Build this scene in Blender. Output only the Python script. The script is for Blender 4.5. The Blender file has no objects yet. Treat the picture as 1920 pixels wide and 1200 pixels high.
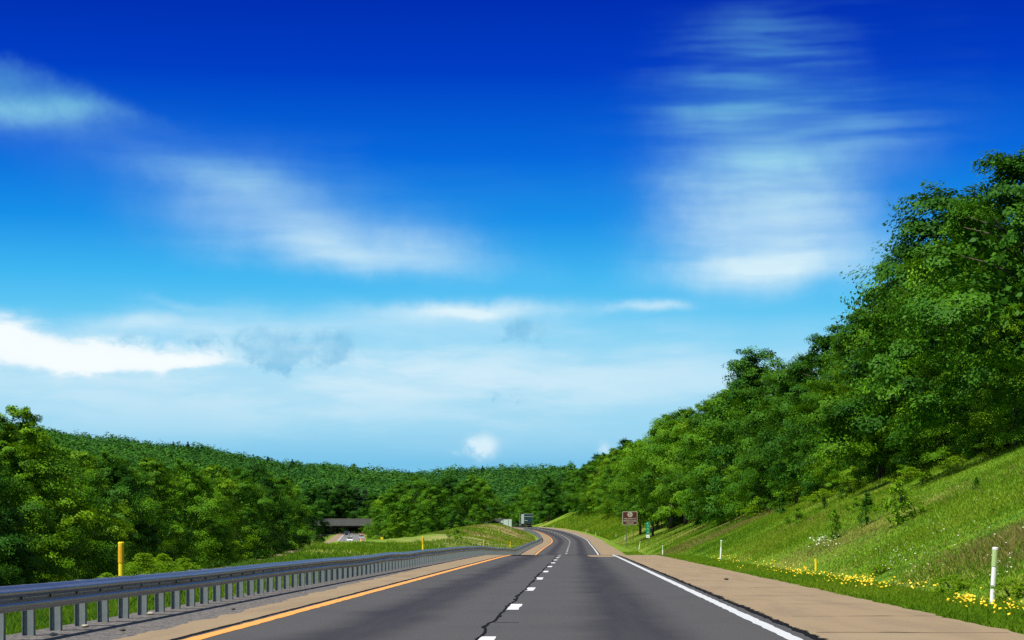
import bpy, math, random
import numpy as np
from mathutils import Vector, Matrix

random.seed(7)
rng = np.random.default_rng(11)
scene = bpy.context.scene
COL = scene.collection
R = math.radians

# ---------------------------------------------------------------- geometry of the place
F = 3862.0            # focal length in pixels of the 1920 wide photograph
EYE = 1.215           # eye height of the camera in the car
HY = 1007.0           # horizon row

def pchip(xs, ys):
    xs = np.array(xs, float); ys = np.array(ys, float)
    h = np.diff(xs); dl = np.diff(ys) / h
    m = np.zeros(len(xs))
    for i in range(1, len(xs) - 1):
        if dl[i-1] * dl[i] > 0:
            w1 = 2*h[i] + h[i-1]; w2 = h[i] + 2*h[i-1]
            m[i] = (w1 + w2) / (w1/dl[i-1] + w2/dl[i])
    m[0] = dl[0]; m[-1] = dl[-1]
    def f(x):
        x = np.clip(np.asarray(x, float), xs[0], xs[-1])
        i = np.clip(np.searchsorted(xs, x, side='right') - 1, 0, len(xs) - 2)
        t = (x - xs[i]) / h[i]
        return ((2*t**3 - 3*t**2 + 1)*ys[i] + (t**3 - 2*t**2 + t)*h[i]*m[i]
                + (-2*t**3 + 3*t**2)*ys[i+1] + (t**3 - t**2)*h[i]*m[i+1])
    return f

def road_x(Y):
    Y = np.asarray(Y, float)
    lin = -1.06 + 0.0308 * Y
    q = np.clip(Y, 390, 640) - 390
    dev = q*q/3600.0
    dev = dev + np.clip(Y - 640, 0, None) * (250/1800.0)
    return lin - dev

road_z = pchip([-80, 0, 100, 120, 142, 170, 200, 225, 254, 310, 381, 430, 480, 540, 600, 650, 700, 800, 900, 1200, 3000],
               [0, 0, 0, 0, -.03, -.36, -.70, -.82, -.62, -.28, .08, .75, 1.65, 2.9, 3.95, 4.45, 4.5, 4.1, 3.6, 4, 4])
opp_x = pchip([-80, 0, 100, 250, 400, 587, 760, 900, 1000, 1200, 3000], [-17, -18, -21, -28.5, -36.8, -47, -59.5, -69.8, -78, -97, -300])
opp_z = pchip([-80, 0, 120, 250, 400, 587, 800, 900, 1000, 1060, 1200, 3000], [-2.9, -2.9, -2.8, -2.5, -1.6, -.45, 1.5, 2.4, 3.4, 3.6, 3.0, 3])
ridge_z = pchip([-80, 0, 60, 100, 140, 170, 220, 300, 400, 465, 520, 600, 700, 900, 1200, 3000],
                [-.5, -.45, -.36, .02, .55, .74, .86, 1.35, 2.9, 4.05, 4.2, 3.6, 3.3, 3.2, 3.4, 3.4])
ridge_x = pchip([-80, 100, 150, 200, 300, 400, 470, 560, 700, 900, 1200, 3000], [-11, -11.5, -13.6, -15.5, -13, -8, -3.5, -8, -24, -46, -70, -200])
hill_y = pchip([-3000, -600, -200, 60, 130, 200, 270, 350, 450, 520, 600, 700, 780, 850, 920, 1000, 1060, 1200, 1500, 4000],
               [730, 745, 770, 797, 810, 820, 828, 835, 853, 865, 873, 881, 883, 882, 879, 876, 872, 866, 860, 860])

def smooth(a, b, x):
    t = np.clip((x - a) / (b - a), 0, 1)
    return t*t*(3 - 2*t)

def vnoise(x, y, seed=0):
    """cheap smooth value noise, -1..1"""
    x = np.asarray(x, float); y = np.asarray(y, float)
    xi = np.floor(x).astype(np.int64); yi = np.floor(y).astype(np.int64)
    xf = x - xi; yf = y - yi
    xf = xf*xf*(3-2*xf); yf = yf*yf*(3-2*yf)
    def hsh(a, b):
        n = (a*374761393 + b*668265263 + seed*1442695041) & 0x7fffffff
        n = ((n ^ (n >> 13)) * 1274126177) & 0x7fffffff
        return ((n ^ (n >> 16)) & 0xffff) / 32767.5 - 1
    return ((hsh(xi, yi)*(1-xf) + hsh(xi+1, yi)*xf)*(1-yf) + (hsh(xi, yi+1)*(1-xf) + hsh(xi+1, yi+1)*xf)*yf)

LEFT_EDGE = -6.05      # grass starts behind the guardrail
RIGHT_EDGE = 6.9
def terrain(X, Y):
    X = np.asarray(X, float); Y = np.asarray(Y, float)
    rx = road_x(Y); rz = road_z(Y); d = X - rx
    ox = opp_x(Y); oz = opp_z(Y)
    bump = vnoise(X/5.0, Y/7.0, 3)*.10 + vnoise(X/1.7, Y/2.3, 5)*.035
    # right hand cutting
    gap = 1 - .80*np.exp(-((Y - 338)/20.0)**2)
    far = smooth(380, 620, Y)
    toe = np.interp(d, [RIGHT_EDGE, 8.0, 9.0], [-.06, -.09, -.02])
    end = smooth(655, 735, Y)
    bank = np.clip(d - 9.0, 0, 12.5)*.45*gap*(1 - .93*end)
    up = np.clip(d - 21.5 - 30*end, 0, 75)*(.24 + .20*far)
    right = rz + toe + bank + up + .5*bump*smooth(8.3, 11, d)
    # left: median between the two carriageways
    le = rx + LEFT_EDGE; re = ox + 5.6
    w = np.maximum(le - re, 3.0)
    tr = np.clip((le - ridge_x(Y))/w, .2, .8)
    t = np.clip((le - X)/w, 0, 1)
    k1 = smooth(0, 1, np.clip(t/tr, 0, 1)); k2 = smooth(0, 1, np.clip((t - tr)/(1 - tr), 0, 1))
    med = np.where(t < tr, (rz - .16)*(1-k1) + ridge_z(Y)*k1, ridge_z(Y)*(1-k2) + (oz - .16)*k2)
    med = med + bump*1.2*smooth(0, .1, t)*smooth(1, .88, t)
    # beyond the far carriageway
    lo = (ox - 7.2) - X
    lft = oz - .16 + np.clip(lo - 2, 0, 40)*.07 + bump*smooth(0, 3, lo)
    z = np.where(d > RIGHT_EDGE, right, np.where(d > LEFT_EDGE, rz - .10, np.where(X > re, med, np.where(lo > 0, lft, oz - .16))))
    # wooded hill at the end of the valley
    xp = 960 + F*X/np.maximum(Y, 60)
    yr = 1450 + 350*smooth(100, 900, xp)
    top = (HY - hill_y(xp))*yr/F - 7.5
    start = 420 + 420*smooth(300, 620, xp)
    k = np.clip((Y - start)/(yr - start), 0, 1)
    away = smooth(6, 60, lo) + (1 - smooth(6, 60, lo))*smooth(960, 1250, Y)
    right_off = smooth(640, 1000, Y)
    away = np.where(d > LEFT_EDGE, right_off, np.where(X > re, smooth(900, 1150, Y), away))
    hz = top*(k**1.15)
    z = np.maximum(z, z*(1 - away) + np.maximum(z, hz + vnoise(X/45., Y/60., 8)*3*k)*away)
    return z

def ray_hit(px, py, y0=22.0, y1=1500.0):
    """where the sight line through a pixel of the photograph meets the ground"""
    Y = np.concatenate([np.arange(y0, 300, .25), np.arange(300, y1, 1.0)])
    X = (px - 960)/F*Y; Z = EYE - (py - HY)/F*Y
    below = Z <= terrain(X, Y)
    i = int(np.argmax(below)) if below.any() else len(Y) - 1
    return float(X[i]), float(Y[i]), float(terrain(X[i], Y[i]))

def at(px, Y):
    return (px - 960)/F*Y

def ztop(py, Y):
    return EYE - (py - HY)/F*Y

# ---------------------------------------------------------------- tagging
def tag(o, label=None, cat=None, group=None, kind=None):
    if label: o['label'] = label
    if cat: o['category'] = cat
    if group: o['group'] = group
    if kind: o['kind'] = kind
    return o

def empty(name, loc, rz=0.0):
    o = bpy.data.objects.new(name, None); COL.objects.link(o)
    o.location = loc; o.rotation_euler = (0, 0, rz); o.empty_display_size = .3
    return o

def copy_tree(src, loc=None, rz=None, scale=None):
    c = src.copy(); COL.objects.link(c)
    for ch in src.children:
        d = ch.copy(); COL.objects.link(d); d.parent = c
        for g in ch.children:
            e = g.copy(); COL.objects.link(e); e.parent = d
    if loc is not None: c.location = loc
    if rz is not None: c.rotation_euler = (0, 0, rz)
    if scale is not None: c.scale = scale
    return c

class MB:
    def __init__(self): self.v = []; self.f = []; self.uv = None
    def add(self, vs, fs):
        n = len(self.v); self.v += [tuple(map(float, p)) for p in vs]
        self.f += [tuple(i + n for i in q) for q in fs]; return self
    def box(self, x0, x1, y0, y1, z0, z1):
        return self.add([(x0,y0,z0),(x1,y0,z0),(x1,y1,z0),(x0,y1,z0),(x0,y0,z1),(x1,y0,z1),(x1,y1,z1),(x0,y1,z1)],
                        [(0,3,2,1),(4,5,6,7),(0,1,5,4),(1,2,6,5),(2,3,7,6),(3,0,4,7)])
    def hexa(self, p):          # 8 corners, bottom 4 then top 4
        return self.add(p, [(0,3,2,1),(4,5,6,7),(0,1,5,4),(1,2,6,5),(2,3,7,6),(3,0,4,7)])
    def tube(self, pts, rads, n=8, cap=True):
        pts = [Vector(p) for p in pts]; rings = []
        for i, p in enumerate(pts):
            a = pts[max(i-1, 0)]; b = pts[min(i+1, len(pts)-1)]
            d = (b - a).normalized()
            u = d.cross(Vector((0, 1, 0)) if abs(d.y) < .9 else Vector((1, 0, 0))).normalized(); w = d.cross(u)
            rings.append([p + (u*math.cos(2*math.pi*k/n) + w*math.sin(2*math.pi*k/n))*rads[i] for k in range(n)])
        vs = [q for r in rings for q in r]; fs = []
        for i in range(len(rings)-1):
            for k in range(n):
                fs.append((i*n+k, i*n+(k+1) % n, (i+1)*n+(k+1) % n, (i+1)*n+k))
        if cap:
            fs.append(tuple(range(n-1, -1, -1))); fs.append(tuple((len(rings)-1)*n + k for k in range(n)))
        return self.add(vs, fs)
    def prism(self, outline, axis, a, b):
        """outline: list of 2D points; axis 'x','y','z' extruded from a to b"""
        def P(q, t):
            return {'x': (t, q[0], q[1]), 'y': (q[0], t, q[1]), 'z': (q[0], q[1], t)}[axis]
        n = len(outline)
        vs = [P(q, a) for q in outline] + [P(q, b) for q in outline]
        fs = [tuple(range(n-1, -1, -1)), tuple(range(n, 2*n))] + [(i, (i+1) % n, n+(i+1) % n, n+i) for i in range(n)]
        return self.add(vs, fs)
    def build(self, name, m, parent=None, smoothed=False, bevel=0, loc=None):
        me = bpy.data.meshes.new(name); me.from_pydata(self.v, [], self.f); me.update()
        import bmesh
        bm = bmesh.new(); bm.from_mesh(me); bmesh.ops.recalc_face_normals(bm, faces=bm.faces[:])
        if bevel:
            bmesh.ops.remove_doubles(bm, verts=bm.verts[:], dist=1e-5)
            bmesh.ops.bevel(bm, geom=[e for e in bm.edges if len(e.link_faces) == 2 and e.calc_face_angle(0) > .5], offset=bevel, segments=2, affect='EDGES', profile=.5)
        bm.to_mesh(me); bm.free()
        if smoothed:
            for p in me.polygons: p.use_smooth = True
        me.materials.append(m)
        o = bpy.data.objects.new(name, me); COL.objects.link(o)
        if parent: o.parent = parent
        if loc is not None: o.location = loc
        return o

def np_mesh(name, verts, faces, m, parent=None, attrs=None, uv=None, smoothed=False):
    verts = np.asarray(verts, np.float32); faces = np.asarray(faces, np.int32)
    me = bpy.data.meshes.new(name)
    n, k = faces.shape
    me.vertices.add(len(verts)); me.vertices.foreach_set('co', verts.ravel())
    me.loops.add(n*k); me.loops.foreach_set('vertex_index', faces.ravel())
    me.polygons.add(n); me.polygons.foreach_set('loop_start', np.arange(0, n*k, k, dtype=np.int32))
    if smoothed: me.polygons.foreach_set('use_smooth', np.ones(n, bool))
    me.update(calc_edges=True)
    for an, (dom, vals) in (attrs or {}).items():
        a = me.attributes.new(an, 'FLOAT', dom); a.data.foreach_set('value', np.asarray(vals, np.float32).ravel())
    if uv is not None:
        l = me.uv_layers.new(name='UVMap'); l.data.foreach_set('uv', np.asarray(uv, np.float32)[faces.ravel()].ravel())
    me.materials.append(m)
    o = bpy.data.objects.new(name, me); COL.objects.link(o)
    if parent: o.parent = parent
    return o

# ---------------------------------------------------------------- materials
class NT:
    def __init__(self, tree): self.t = tree; self.n = tree.nodes; self.l = tree.links
    def node(self, typ, **kw):
        n = self.n.new(typ)
        for k, v in kw.items(): setattr(n, k, v)
        return n
    def link(self, a, b): self.l.new(a, b)
    def val(self, x, sock):
        if hasattr(x, 'is_linked'): self.link(x, sock)
        else: sock.default_value = x
    def math(self, op, a, b=0.0, c=0.0, clamp=False):
        n = self.node('ShaderNodeMath', operation=op, use_clamp=clamp)
        self.val(a, n.inputs[0]); self.val(b, n.inputs[1]); self.val(c, n.inputs[2]); return n.outputs[0]
    def sstep(self, lo, hi, x):
        n = self.node('ShaderNodeMapRange', interpolation_type='SMOOTHSTEP')
        self.val(x, n.inputs[0]); self.val(lo, n.inputs[1]); self.val(hi, n.inputs[2]); n.inputs[3].default_value = 0; n.inputs[4].default_value = 1
        return n.outputs[0]
    def mix(self, f, a, b, blend='MIX'):
        n = self.node('ShaderNodeMix', data_type='RGBA', blend_type=blend)
        self.val(f, n.inputs[0])
        for x, s in ((a, n.inputs[6]), (b, n.inputs[7])):
            if isinstance(x, tuple): s.default_value = (*x, 1) if len(x) == 3 else x
            else: self.link(x, s)
        return n.outputs[2]
    def noise(self, vec, scale, detail=4, rough=.55, dist=0.0):
        n = self.node('ShaderNodeTexNoise'); 
        if vec is not None: self.link(vec, n.inputs['Vector'])
        n.inputs['Scale'].default_value = scale; n.inputs['Detail'].default_value = detail
        n.inputs['Roughness'].default_value = rough; n.inputs['Distortion'].default_value = dist
        return n.outputs[0]
    def mapv(self, vec, scale=(1,1,1), loc=(0,0,0), rot=(0,0,0)):
        n = self.node('ShaderNodeMapping'); self.link(vec, n.inputs[0])
        n.inputs['Scale'].default_value = scale; n.inputs['Location'].default_value = loc; n.inputs['Rotation'].default_value = rot
        return n.outputs[0]
    def ramp(self, fac, stops, interp='LINEAR'):
        n = self.node('ShaderNodeValToRGB'); n.color_ramp.interpolation = interp
        e = n.color_ramp.elements
        while len(e) < len(stops): e.new(.5)
        for i, (p, c) in enumerate(stops): e[i].position = p; e[i].color = (*c, 1)
        self.link(fac, n.inputs[0]); return n.outputs[0]

def new_mat(name):
    m = bpy.data.materials.new(name); m.use_nodes = True
    nt = NT(m.node_tree); b = nt.n['Principled BSDF']
    return m, nt, b

def simple(name, col, rough=.6, metal=0.0, spec=.4, var=.12, scale=6.0, bump=0.0):
    m, nt, b = new_mat(name)
    tc = nt.node('ShaderNodeTexCoord').outputs['Object']
    nz = nt.noise(tc, scale, 5)
    c = nt.mix(nz, tuple(x*(1-var) for x in col), tuple(min(1, x*(1+var)) for x in col))
    nt.link(c, b.inputs['Base Color']); b.inputs['Roughness'].default_value = rough
    b.inputs['Metallic'].default_value = metal; b.inputs['Specular IOR Level'].default_value = spec
    if bump:
        bn = nt.node('ShaderNodeBump'); bn.inputs['Strength'].default_value = bump; bn.inputs['Distance'].default_value = .01
        nt.link(nt.noise(tc, scale*8, 3), bn.inputs['Height']); nt.link(bn.outputs[0], b.inputs['Normal'])
    return m

def leaf_mat(name, dark, mid, light, trans=.28, spec=.25):
    """leaf colour varies from leaf to leaf (attribute 'tint') and from plant to plant"""
    m, nt, b = new_mat(name)
    a = nt.node('ShaderNodeAttribute', attribute_name='tint').outputs['Fac']
    oi = nt.node('ShaderNodeObjectInfo').outputs['Random']
    f = nt.math('ADD', nt.math('MULTIPLY', a, .72), nt.math('MULTIPLY', oi, .36))
    c = nt.ramp(f, [(0, dark), (.5, mid), (1, light)])
    nt.link(c, b.inputs['Base Color']); b.inputs['Roughness'].default_value = .55; b.inputs['Specular IOR Level'].default_value = spec
    tr = nt.node('ShaderNodeBsdfTranslucent'); 
    nt.link(nt.mix(.5, c, (light[0]*1.2, light[1]*1.15, light[2]*.6)), tr.inputs[0])
    mx = nt.node('ShaderNodeMixShader'); mx.inputs[0].default_value = trans
    nt.link(b.outputs[0], mx.inputs[1]); nt.link(tr.outputs[0], mx.inputs[2])
    nt.link(mx.outputs[0], nt.n['Material Output'].inputs['Surface'])
    return m

def ground_mat():
    m, nt, b = new_mat('meadow')
    g = nt.node('ShaderNodeTexCoord').outputs['Object']
    n1 = nt.noise(g, .11, 4); n2 = nt.noise(g, .9, 5); n3 = nt.noise(nt.mapv(g, (1, .35, 1)), 5.0, 5, .65)
    c = nt.ramp(n2, [(.25, (.055, .150, .016)), (.5, (.115, .220, .010)), (.75, (.195, .270, .020))])
    c = nt.mix(nt.math('MULTIPLY', nt.sstep(.46, .64, n1), .65), c, (.25, .235, .045))
    c = nt.mix(nt.math('MULTIPLY', nt.sstep(.5, .75, n3), .35), c, (.055, .12, .012))
    dry = nt.node('ShaderNodeAttribute', attribute_name='dry').outputs['Fac']
    n4 = nt.noise(nt.mapv(g, (1, .4, 1)), .55, 5, .6)
    c = nt.mix(nt.math('MULTIPLY', dry, nt.sstep(.28, .50, n4)), c, (.40, .35, .15))
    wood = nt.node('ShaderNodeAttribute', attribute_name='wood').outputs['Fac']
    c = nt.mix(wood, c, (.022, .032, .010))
    nt.link(c, b.inputs['Base Color']); b.inputs['Roughness'].default_value = .95; b.inputs['Specular IOR Level'].default_value = .1
    bn = nt.node('ShaderNodeBump'); bn.inputs['Strength'].default_value = .6; bn.inputs['Distance'].default_value = .12
    nt.link(n3, bn.inputs['Height']); nt.link(bn.outputs[0], b.inputs['Normal'])
    return m

def asphalt_mat(name, base=(.066, .0625, .058), stains=True):
    m, nt, b = new_mat(name)
    uv = nt.node('ShaderNodeUVMap', uv_map='UVMap').outputs[0]
    sx = nt.node('ShaderNodeSeparateXYZ'); nt.link(uv, sx.inputs[0]); u = sx.outputs[0]
    fine = nt.noise(uv, 26.0, 3, .7); mid = nt.noise(nt.mapv(uv, (1.1, .05, 1)), 2.0, 4); big = nt.noise(uv, .28, 4)
    c = nt.mix(fine, tuple(x*.52 for x in base), tuple(x*1.5 for x in base))
    c = nt.mix(nt.math('MULTIPLY', mid, .5), c, tuple(x*1.25 for x in base))
    c = nt.mix(nt.math('MULTIPLY', nt.sstep(.45, .7, big), .30), c, tuple(x*.78 for x in base))
    if stains:      # oil film down the middle of each lane
        for ctr in (1.85, -1.75):
            dd = nt.math('ABSOLUTE', nt.math('SUBTRACT', nt.math('ADD', u, nt.math('MULTIPLY', nt.math('SUBTRACT', big, .5), .8)), ctr))
            k = nt.math('MULTIPLY', nt.math('SUBTRACT', 1.0, nt.sstep(.15, .95, dd)), nt.math('ADD', .45, nt.math('MULTIPLY', mid, .75)))
            c = nt.mix(k, c, (.027, .0238, .027))
    nt.link(c, b.inputs['Base Color']); b.inputs['Roughness'].default_value = .82; b.inputs['Specular IOR Level'].default_value = .22
    bn = nt.node('ShaderNodeBump'); bn.inputs['Strength'].default_value = .35; bn.inputs['Distance'].default_value = .01
    nt.link(fine, bn.inputs['Height']); nt.link(bn.outputs[0], b.inputs['Normal'])
    return m

def shoulder_mat(name, base=(.268, .196, .114)):
    m, nt, b = new_mat(name)
    uv = nt.node('ShaderNodeUVMap', uv_map='UVMap').outputs[0]
    fine = nt.noise(uv, 30.0, 3, .7); st = nt.noise(nt.mapv(uv, (1.0, .12, 1)), 1.6, 5); big = nt.noise(uv, .22, 4)
    c = nt.mix(fine, tuple(x*.62 for x in base), tuple(min(1, x*1.38) for x in base))
    c = nt.mix(nt.math('MULTIPLY', nt.sstep(.42, .7, st), .55), c, (base[0]*.72, base[1]*.74, base[2]*.80))
    c = nt.mix(nt.math('MULTIPLY', nt.sstep(.5, .72, big), .45), c, (base[0]*1.12, base[1]*1.22, base[2]*1.3))
    nt.link(c, b.inputs['Base Color']); b.inputs['Roughness'].default_value = .9; b.inputs['Specular IOR Level'].default_value = .2
    bn = nt.node('ShaderNodeBump'); bn.inputs['Strength'].default_value = .3; bn.inputs['Distance'].default_value = .01
    nt.link(fine, bn.inputs['Height']); nt.link(bn.outputs[0], b.inputs['Normal'])
    return m

def gravel_mat():
    m, nt, b = new_mat('gravel')
    uv = nt.node('ShaderNodeUVMap', uv_map='UVMap').outputs[0]
    v = nt.node('ShaderNodeTexVoronoi'); nt.link(uv, v.inputs['Vector']); v.inputs['Scale'].default_value = 22.0
    n = nt.noise(uv, 5.0, 5, .7)
    sv = nt.node('ShaderNodeSeparateColor'); nt.link(v.outputs['Color'], sv.inputs[0])
    c = nt.ramp(sv.outputs[0], [(0, (.028, .026, .025)), (.5, (.088, .080, .076)), (1, (.22, .205, .18))])
    c = nt.mix(nt.math('MULTIPLY', n, .55), c, (.13, .11, .09))
    nt.link(c, b.inputs['Base Color']); b.inputs['Roughness'].default_value = .95
    bn = nt.node('ShaderNodeBump'); bn.inputs['Strength'].default_value = .8; bn.inputs['Distance'].default_value = .02
    nt.link(v.outputs['Distance'], bn.inputs['Height']); nt.link(bn.outputs[0], b.inputs['Normal'])
    return m

def paint_mat(name, col, wear=.35):
    m, nt, b = new_mat(name)
    uv = nt.node('ShaderNodeUVMap', uv_map='UVMap').outputs[0]
    n = nt.noise(uv, 14.0, 5, .7); n2 = nt.noise(nt.mapv(uv, (3, .25, 1)), 2.2, 4)
    k = nt.math('MULTIPLY', nt.sstep(.52, .74, n), wear)
    c = nt.mix(nt.math('MULTIPLY', n2, .3), col, tuple(x*.75 for x in col))
    c = nt.mix(k, c, (.12, .10, .09))
    nt.link(c, b.inputs['Base Color']); b.inputs['Roughness'].default_value = .7
    return m

def steel_mat():
    m, nt, b = new_mat('galvanised_steel')
    tc = nt.node('ShaderNodeTexCoord').outputs['Object']
    n = nt.noise(tc, 9.0, 5, .65); n2 = nt.noise(nt.mapv(tc, (2, .3, 4)), 1.4, 4)
    c = nt.mix(n, (.24, .27, .29), (.40, .43, .45))
    c = nt.mix(nt.math('MULTIPLY', nt.sstep(.5, .75, n2), .5), c, (.20, .165, .14))
    nt.link(c, b.inputs['Base Color']); b.inputs['Metallic'].default_value = .72
    nt.link(nt.math('ADD', .26, nt.math('MULTIPLY', n, .22)), b.inputs['Roughness'])
    return m

M = {}
M['meadow'] = ground_mat()
M['asphalt'] = asphalt_mat('asphalt')
M['asphalt_old'] = asphalt_mat('asphalt_old', (.16, .155, .145), False)
M['shoulder'] = shoulder_mat('tan_shoulder')
M['gravel'] = gravel_mat()
M['white_line'] = paint_mat('white_line', (.54, .55, .54), .45)
M['dash_paint'] = paint_mat('dash_paint', (.70, .68, .70), .25)
M['orange_line'] = paint_mat('orange_line', (.78, .33, .055), .3)
M['tar'] = simple('tar', (.007, .007, .007), .9, spec=.08, var=.3, scale=20)
M['steel'] = steel_mat()
M['post_steel'] = simple('post_steel', (.19, .22, .21), .55, .25, var=.3, scale=12, bump=.2)
M['bolt_steel'] = simple('bolt_steel', (.06, .045, .04), .6, .5)
M['white_plastic'] = simple('white_plastic', (.80, .80, .77), .5, var=.06)
M['yellow_plastic'] = simple('yellow_plastic', (.85, .62, .012), .5, var=.06)
M['amber_sheet'] = simple('amber_sheet', (.72, .38, .008), .4, var=.08)
M['pale_sheet'] = simple('pale_sheet', (.40, .52, .20), .35, var=.1, scale=30)
M['brown_sheet'] = simple('brown_sheet', (.088, .022, .016), .5, var=.1)
M['cream_sheet'] = simple('cream_sheet', (.48, .45, .35), .5, var=.05)
M['green_sheet'] = simple('green_sheet', (.012, .24, .11), .45, var=.1)
M['pale_letter'] = simple('pale_letter', (.35, .65, .45), .5)
M['white_sheet'] = simple('white_sheet', (.85, .87, .83), .5, var=.04)
M['dark_mark'] = simple('dark_mark', (.05, .045, .03), .6)
M['sign_steel'] = simple('sign_steel', (.10, .14, .09), .6, .3)
M['cabinet'] = simple('cabinet', (.50, .62, .54), .55, var=.12, scale=3)
M['concrete'] = simple('concrete', (.112, .116, .104), .9, var=.35, scale=1.2, bump=.3)
M['concrete_dark'] = simple('concrete_dark', (.045, .042, .04), .9, var=.3, scale=1.0)
M['concrete_pale'] = simple('concrete_pale', (.30, .26, .20), .9, var=.2, scale=2)
M['bark'] = simple('bark', (.085, .066, .048), .95, var=.4, scale=7, bump=.6)
M['leaf'] = leaf_mat('leaf', (.013, .058, .004), (.060, .178, .005), (.155, .330, .007), .21, .10)
M['leaf_bright'] = leaf_mat('leaf_bright', (.038, .115, .004), (.105, .245, .005), (.200, .355, .008), .24, .10)
M['leaf_dark'] = leaf_mat('leaf_dark', (.006, .036, .004), (.028, .108, .006), (.078, .210, .008), .17, .10)  # dark green kind; rear and foot rows also use it to paint shade
M['leaf_hazed'] = leaf_mat('leaf_hazed', (.012, .062, .013), (.030, .115, .016), (.060, .175, .017), .18, .06)  # distance haze put into the leaf colour as a bluer green
M['needle'] = leaf_mat('needle', (.008, .030, .012), (.017, .052, .018), (.036, .080, .022), .12)
M['grass'] = leaf_mat('grass_blade', (.050, .150, .018), (.135, .255, .010), (.275, .345, .028), .42, .05)
M['dry_grass'] = leaf_mat('dry_grass', (.17, .17, .03), (.28, .24, .07), (.40, .34, .15), .38, .08)
M['weed'] = leaf_mat('weed', (.09, .21, .006), (.15, .30, .010), (.24, .37, .015), .55, .06)
M['yellow_petal'] = simple('yellow_petal', (.78, .53, .01), .6, var=.15)
M['white_petal'] = simple('white_petal', (.56, .60, .42), .6, var=.12)
M['trailer_green'] = simple('trailer_green', (.020, .055, .050), .35, var=.25, scale=1.2)
M['pale_metal'] = simple('pale_metal', (.50, .56, .48), .45, .2)
M['black_rubber'] = simple('black_rubber', (.012, .012, .013), .8)
M['chrome'] = simple('chrome', (.62, .64, .64), .2, .9)
M['navy_paint'] = simple('navy_paint', (.010, .018, .040), .25, .2, var=.05)
M['white_paint'] = simple('white_paint', (.80, .82, .76), .3, var=.04)
M['silver_paint'] = simple('silver_paint', (.48, .60, .58), .3, .3, var=.04)
M['blue_grey_paint'] = simple('blue_grey_paint', (.30, .40, .46), .3, .3, var=.05)
M['car_glass'] = simple('car_glass', (.015, .022, .024), .08, 0, .8, var=.1)
M['red_lens'] = simple('red_lens', (.45, .02, .015), .3)
M['lamp_lens'] = simple('lamp_lens', (.85, .85, .78), .15)
M['stone'] = simple('stone', (.06, .05, .045), .9, var=.3, bump=.5)
M['pale_stone'] = simple('pale_stone', (.38, .33, .24), .9, var=.25, bump=.5)

# ---------------------------------------------------------------- terrain sheet
ys = np.concatenate([np.arange(-60, 20, 5), np.arange(20, 130, 1.0), np.arange(130, 420, 2.0), np.arange(420, 720, 4.0), np.arange(720, 1200, 12.0), np.arange(1200, 2640, 40.0)])
ds = np.concatenate([[-3000, -2200, -1600, -1200, -900, -700, -550, -440, -350, -280], np.arange(-230, -90, 8), np.arange(-90, -34, 2.0), np.arange(-34, -8, .7),
                     [-7.2, -6.7, -6.3, -6.0, -5, 0, 5, 6.2, 6.9, 7.3, 7.7, 8.1, 8.5], np.arange(9, 26, .5), np.arange(26, 60, 2), np.arange(60, 140, 8), [150, 180, 230, 300, 400, 550, 750, 1000, 1400, 2000, 3000]])
YY, DD = np.meshgrid(ys, ds, indexing='ij')
XX = road_x(YY) + DD
ZZ = terrain(XX, YY)
nr, nc = YY.shape
idx = np.arange(nr*nc).reshape(nr, nc)
faces = np.stack([idx[:-1, :-1], idx[:-1, 1:], idx[1:, 1:], idx[1:, :-1]], -1).reshape(-1, 4)
ox = opp_x(YY)
dry = smooth(170, 320, YY)*smooth(640, 560, YY)*smooth(LEFT_EDGE, LEFT_EDGE-3, DD)*smooth(-24, -12, DD)
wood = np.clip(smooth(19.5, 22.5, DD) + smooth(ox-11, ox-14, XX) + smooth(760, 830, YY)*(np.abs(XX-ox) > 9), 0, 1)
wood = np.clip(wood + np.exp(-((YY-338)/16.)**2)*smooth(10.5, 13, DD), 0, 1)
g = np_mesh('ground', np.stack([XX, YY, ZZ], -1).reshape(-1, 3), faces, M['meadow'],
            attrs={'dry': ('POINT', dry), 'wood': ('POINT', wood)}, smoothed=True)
tag(g, kind='structure')

# ---------------------------------------------------------------- roads as sheets
def strip(name, ctr, zf, dl, dr, ylist, zoff, m, cols=2, jag=None, kind='structure'):
    """a sheet along a carriageway between lateral offsets dl..dr (numbers or functions of Y)"""
    ylist = np.asarray(ylist, float)
    L = dl(ylist) if callable(dl) else np.full(len(ylist), dl); Rr = dr(ylist) if callable(dr) else np.full(len(ylist), dr)
    t = np.linspace(0, 1, cols)
    D = L[:, None]*(1-t) + Rr[:, None]*t
    Yg = np.repeat(ylist[:, None], cols, 1)
    X = ctr(Yg) + D; Z = zf(Yg) + zoff
    n = len(ylist); ix = np.arange(n*cols).reshape(n, cols)
    fc = np.stack([ix[:-1, :-1], ix[:-1, 1:], ix[1:, 1:], ix[1:, :-1]], -1).reshape(-1, 4)
    o = np_mesh(name, np.stack([X, Yg, Z], -1).reshape(-1, 3), fc, m, uv=np.stack([D, Yg], -1).reshape(-1, 2), smoothed=True)
    tag(o, kind=kind)
    return o

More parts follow.
